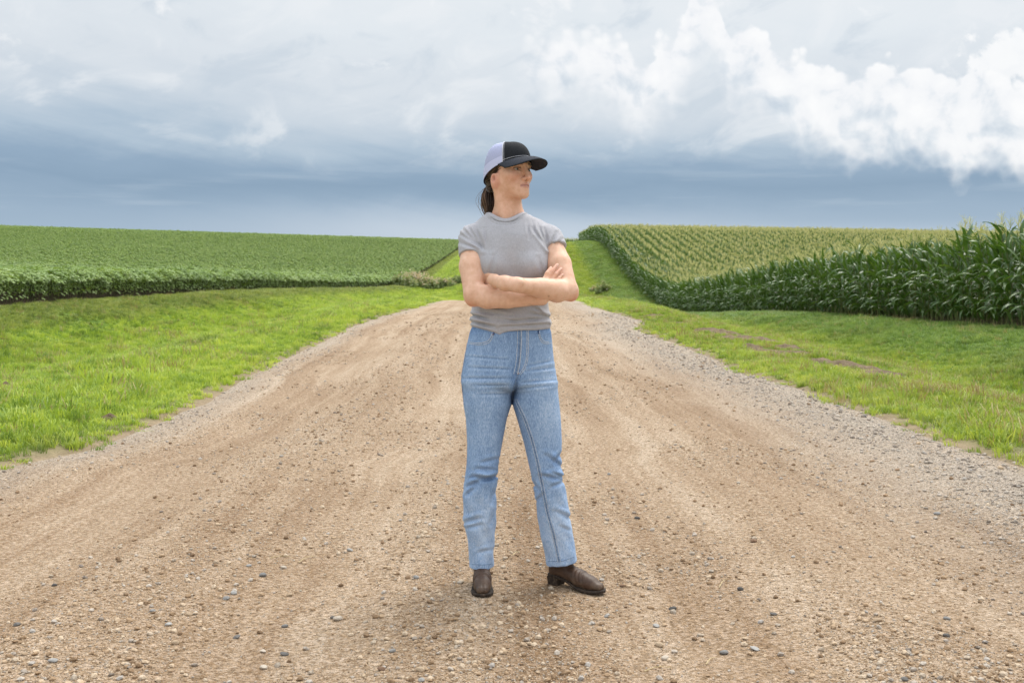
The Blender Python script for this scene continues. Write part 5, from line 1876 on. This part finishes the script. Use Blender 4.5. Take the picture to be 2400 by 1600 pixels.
# dry straws on the road
m_straw, gg, out = new_mat('straw')
principled(gg, out, (0.52, 0.42, 0.24, 1), 0.7, 0.2)
for (u1, v1, u2, v2, lab) in [(632, 1310, 686, 1308, 'straight dry straw lying among the left stones'), (700, 1320, 738, 1305, 'bent dry straw right of the straight one'),
                              (1510, 1576, 1573, 1568, 'pale dry straw at the bottom edge right of centre'), (1202, 1303, 1219, 1296, 'short dry straw between the boots'),
                              (1686, 1379, 1703, 1360, 'thin upright straw right of the left boot'), (2240, 1252, 2280, 1262, 'dry straw on the road at far right'),
                              (1655, 1560, 1680, 1545, 'dry straw in front of the grey stones at right')]:
    a = np.array(ray_ground(u1, v1, Zroad, 2.6, 40)); b = np.array(ray_ground(u2, v2, Zroad, 2.6, 40))
    t = np.linspace(0, 1, 6)[:, None]
    p_ = a + (b - a) * t
    p_[:, 2] = Zroad(p_[:, 0], p_[:, 1]) + 0.005 + 0.006 * np.sin(np.pi * t[:, 0])
    p_[:, 1] += 0.01 * np.sin(np.pi * t[:, 0])
    v, f = tube_np([p_ - a], [np.linspace(0.0018, 0.0009, 6)], 5)
    o = link('dry_straw', mesh_np('dry_straw', v, f, [m_straw]), None, lab, 'straw', 'dry straws on the road')
    o.location = a

# ------------------------------------------------------------------ bare earth mounds in the verges
m_earth, gg, out = new_mat('bare_earth')
P = gg.pos()
principled(gg, out, gg.ramp(gg.noise(P, 9.0, 6, 0.65), [(0.3, (0.095, 0.070, 0.044, 1)), (0.55, (0.185, 0.140, 0.092, 1)), (0.75, (0.30, 0.235, 0.16, 1))]), 0.97, 0.1, gg.bump(gg.noise(P, 40.0, 5), 0.8, 0.03))
MLAB = ['bare earth mound at the upper end of the right verge patches', 'bare earth mound second along the right verge', 'long bare earth patch third along the right verge', 'bare earth patch close to the right ditch',
        'small bare earth spot at the start of the right verge patches', 'small bare earth spot below the long patch', 'bare earth spot in yellow grass right verge middle', 'wide dark earth clods in yellow grass on the right verge',
        'small earth spot above the wide dark clods', 'dark earth mound nearer along the right verge', 'dark earth mound beside the nearer one on the right verge', 'nearest bare earth patch of the right verge', 'faint earth spot left of the nearer mounds on the right verge', 'far bare earth patch where the right verge meets the dip', 'far small earth patch below the corn corner',
        'dark earth clod in the bright left grass', 'small earth spot far along the left verge', 'smaller earth spot beside it far along the left verge', 'dry brown clump of earth at the left road edge', 'earth spot in grass at the far left edge']
for k, ((bx, by, br), lab) in enumerate(zip(BARE, MLAB)):
    nu_, nv_ = 22, 7
    th = np.linspace(0, 2 * np.pi, nu_, endpoint=False); rr_ = np.linspace(0, 1, nv_)
    TH, RR = np.meshgrid(th, rr_, indexing='ij')
    rad = br * 0.85 * (1 + 0.35 * vnoise(np.cos(TH) * 2 + k * 7, np.sin(TH) * 2, 71, 3))
    X_ = np.cos(TH) * RR * rad; Y_ = np.sin(TH) * RR * rad * 1.5
    Z_ = H(bx + X_, by + Y_) + 0.055 * (1 - RR ** 2) * (1 + 0.9 * vnoise((X_ + bx) * 9, (Y_ + by) * 7, 72, 3)) - 0.01 + 0.02 * (1 - RR)
    z0 = float(H(bx, by))
    idx = np.arange(nu_ * nv_).reshape(nu_, nv_)
    nx_ = np.roll(idx, -1, 0)
    qd = np.stack([idx[:, :-1], nx_[:, :-1], nx_[:, 1:], idx[:, 1:]], -1).reshape(-1, 4)[:, ::-1]
    o = link('earth_mound', mesh_np('earth_mound', np.stack([X_, Y_, Z_ - z0], -1).reshape(-1, 3), qd, [m_earth]), None, lab, 'earth mound', 'bare earth spots in the verges')
    o.location = (bx, by, z0)

# ------------------------------------------------------------------ weeds beside the far end of the road
m_weed = leaf_mat('weed_leaf', lambda q: q.ramp(q.noise(q.pos(), 5.0, 4), [(0.3, (0.20, 0.28, 0.11, 1)), (0.7, (0.44, 0.49, 0.27, 1))]), 0.3, 0.6, 0.2)
m_plume = leaf_mat('dry_plume', lambda q: q.ramp(q.noise(q.pos(), 6.0, 4), [(0.3, (0.55, 0.44, 0.34, 1)), (0.7, (0.78, 0.68, 0.56, 1))]), 0.25, 0.8, 0.1)


def weed(u, v, hpx, wpx, dry, lab, seed):
    r = np.random.default_rng(seed)
    x, y, z = ray_ground(u, v)
    hh, ww = 1.25 * hpx * y / F_PX, wpx * y / F_PX
    stems, rad, LV, LF, lm = [], [], [], [], []
    o_ = 0
    ns = int(26 + wpx * 0.5)
    for k in range(ns):
        bx, by = r.uniform(-ww / 2, ww / 2), r.uniform(-ww / 3, ww / 3)
        h = hh * r.uniform(0.6, 1.05) * (1 - 0.45 * (abs(bx) / (ww / 2)) ** 2)
        ln = r.normal(0, 0.12) * h
        stems.append([[bx, by, -0.03], [bx + ln * 0.4, by, h * 0.55], [bx + ln, by, h]]); rad.append([0.010, 0.008, 0.004])
        for q in range(16):
            t = r.uniform(0.12, 1.0)
            c = np.array([bx + ln * t + r.normal(0, 0.07 * hh), by + r.normal(0, 0.07 * hh), h * t])
            top = t > 0.68 and r.random() < dry
            s_ = (0.055 if top else 0.085) * r.uniform(0.6, 1.3) * max(1, y / 45)
            a = r.normal(size=3); a /= np.linalg.norm(a); b = np.cross(a, r.normal(size=3)); b /= np.linalg.norm(b)
            LV.append(np.array([c - a * s_, c + b * s_ * 0.35, c + a * s_, c - b * s_ * 0.35])); LF.append([o_, o_ + 1, o_ + 2, o_ + 3]); lm.append(1 if top else 0); o_ += 4
    root = bpy.data.objects.new('weed_clump', None)
    COL.objects.link(root)
    root.location = (x, y, z)
    root['label'] = lab; root['category'] = 'weed'; root['group'] = 'weeds by the far road'
    v_, f_ = tube_np(stems, rad, 4)
    link('stems', mesh_np('stems', v_, f_, [m_weed]), root)
    LV = np.array(LV); LF = np.array(LF); lm = np.array(lm)
    for nm, kk, mt in (('leaves', 0, m_weed), ('seed_heads', 1, m_plume)):
        sel = lm == kk
        if sel.any():
            vv_ = LV[sel].reshape(-1, 3)
            link(nm, mesh_np(nm, vv_, np.arange(len(vv_)).reshape(-1, 4), [mt], False), root)


weed(945, 672, 24, 60, 0.3, 'grey green weeds at the left end of the dry weed patch', 1)
weed(965, 672, 32, 50, 1.0, 'tan dry weed plumes rising highest in the left weed patch', 2)
weed(990, 676, 32, 55, 0.9, 'tan and green weeds in the middle of the left weed patch', 3)
weed(1018, 680, 26, 50, 0.5, 'greyish weeds nearer in the left weed patch', 4)
weed(1045, 676, 22, 46, 0.6, 'low tan weeds close to the crossed arms at left', 5)
weed(1074, 668, 18, 26, 0.0, 'small dark green bush behind the right elbow', 6)
weed(1414, 688, 22, 34, 0.1, 'small round green weed bush in the right ditch beyond the elbow', 7)
weed(1395, 686, 12, 26, 0.9, 'low dry pinkish weeds beside the round bush', 8)
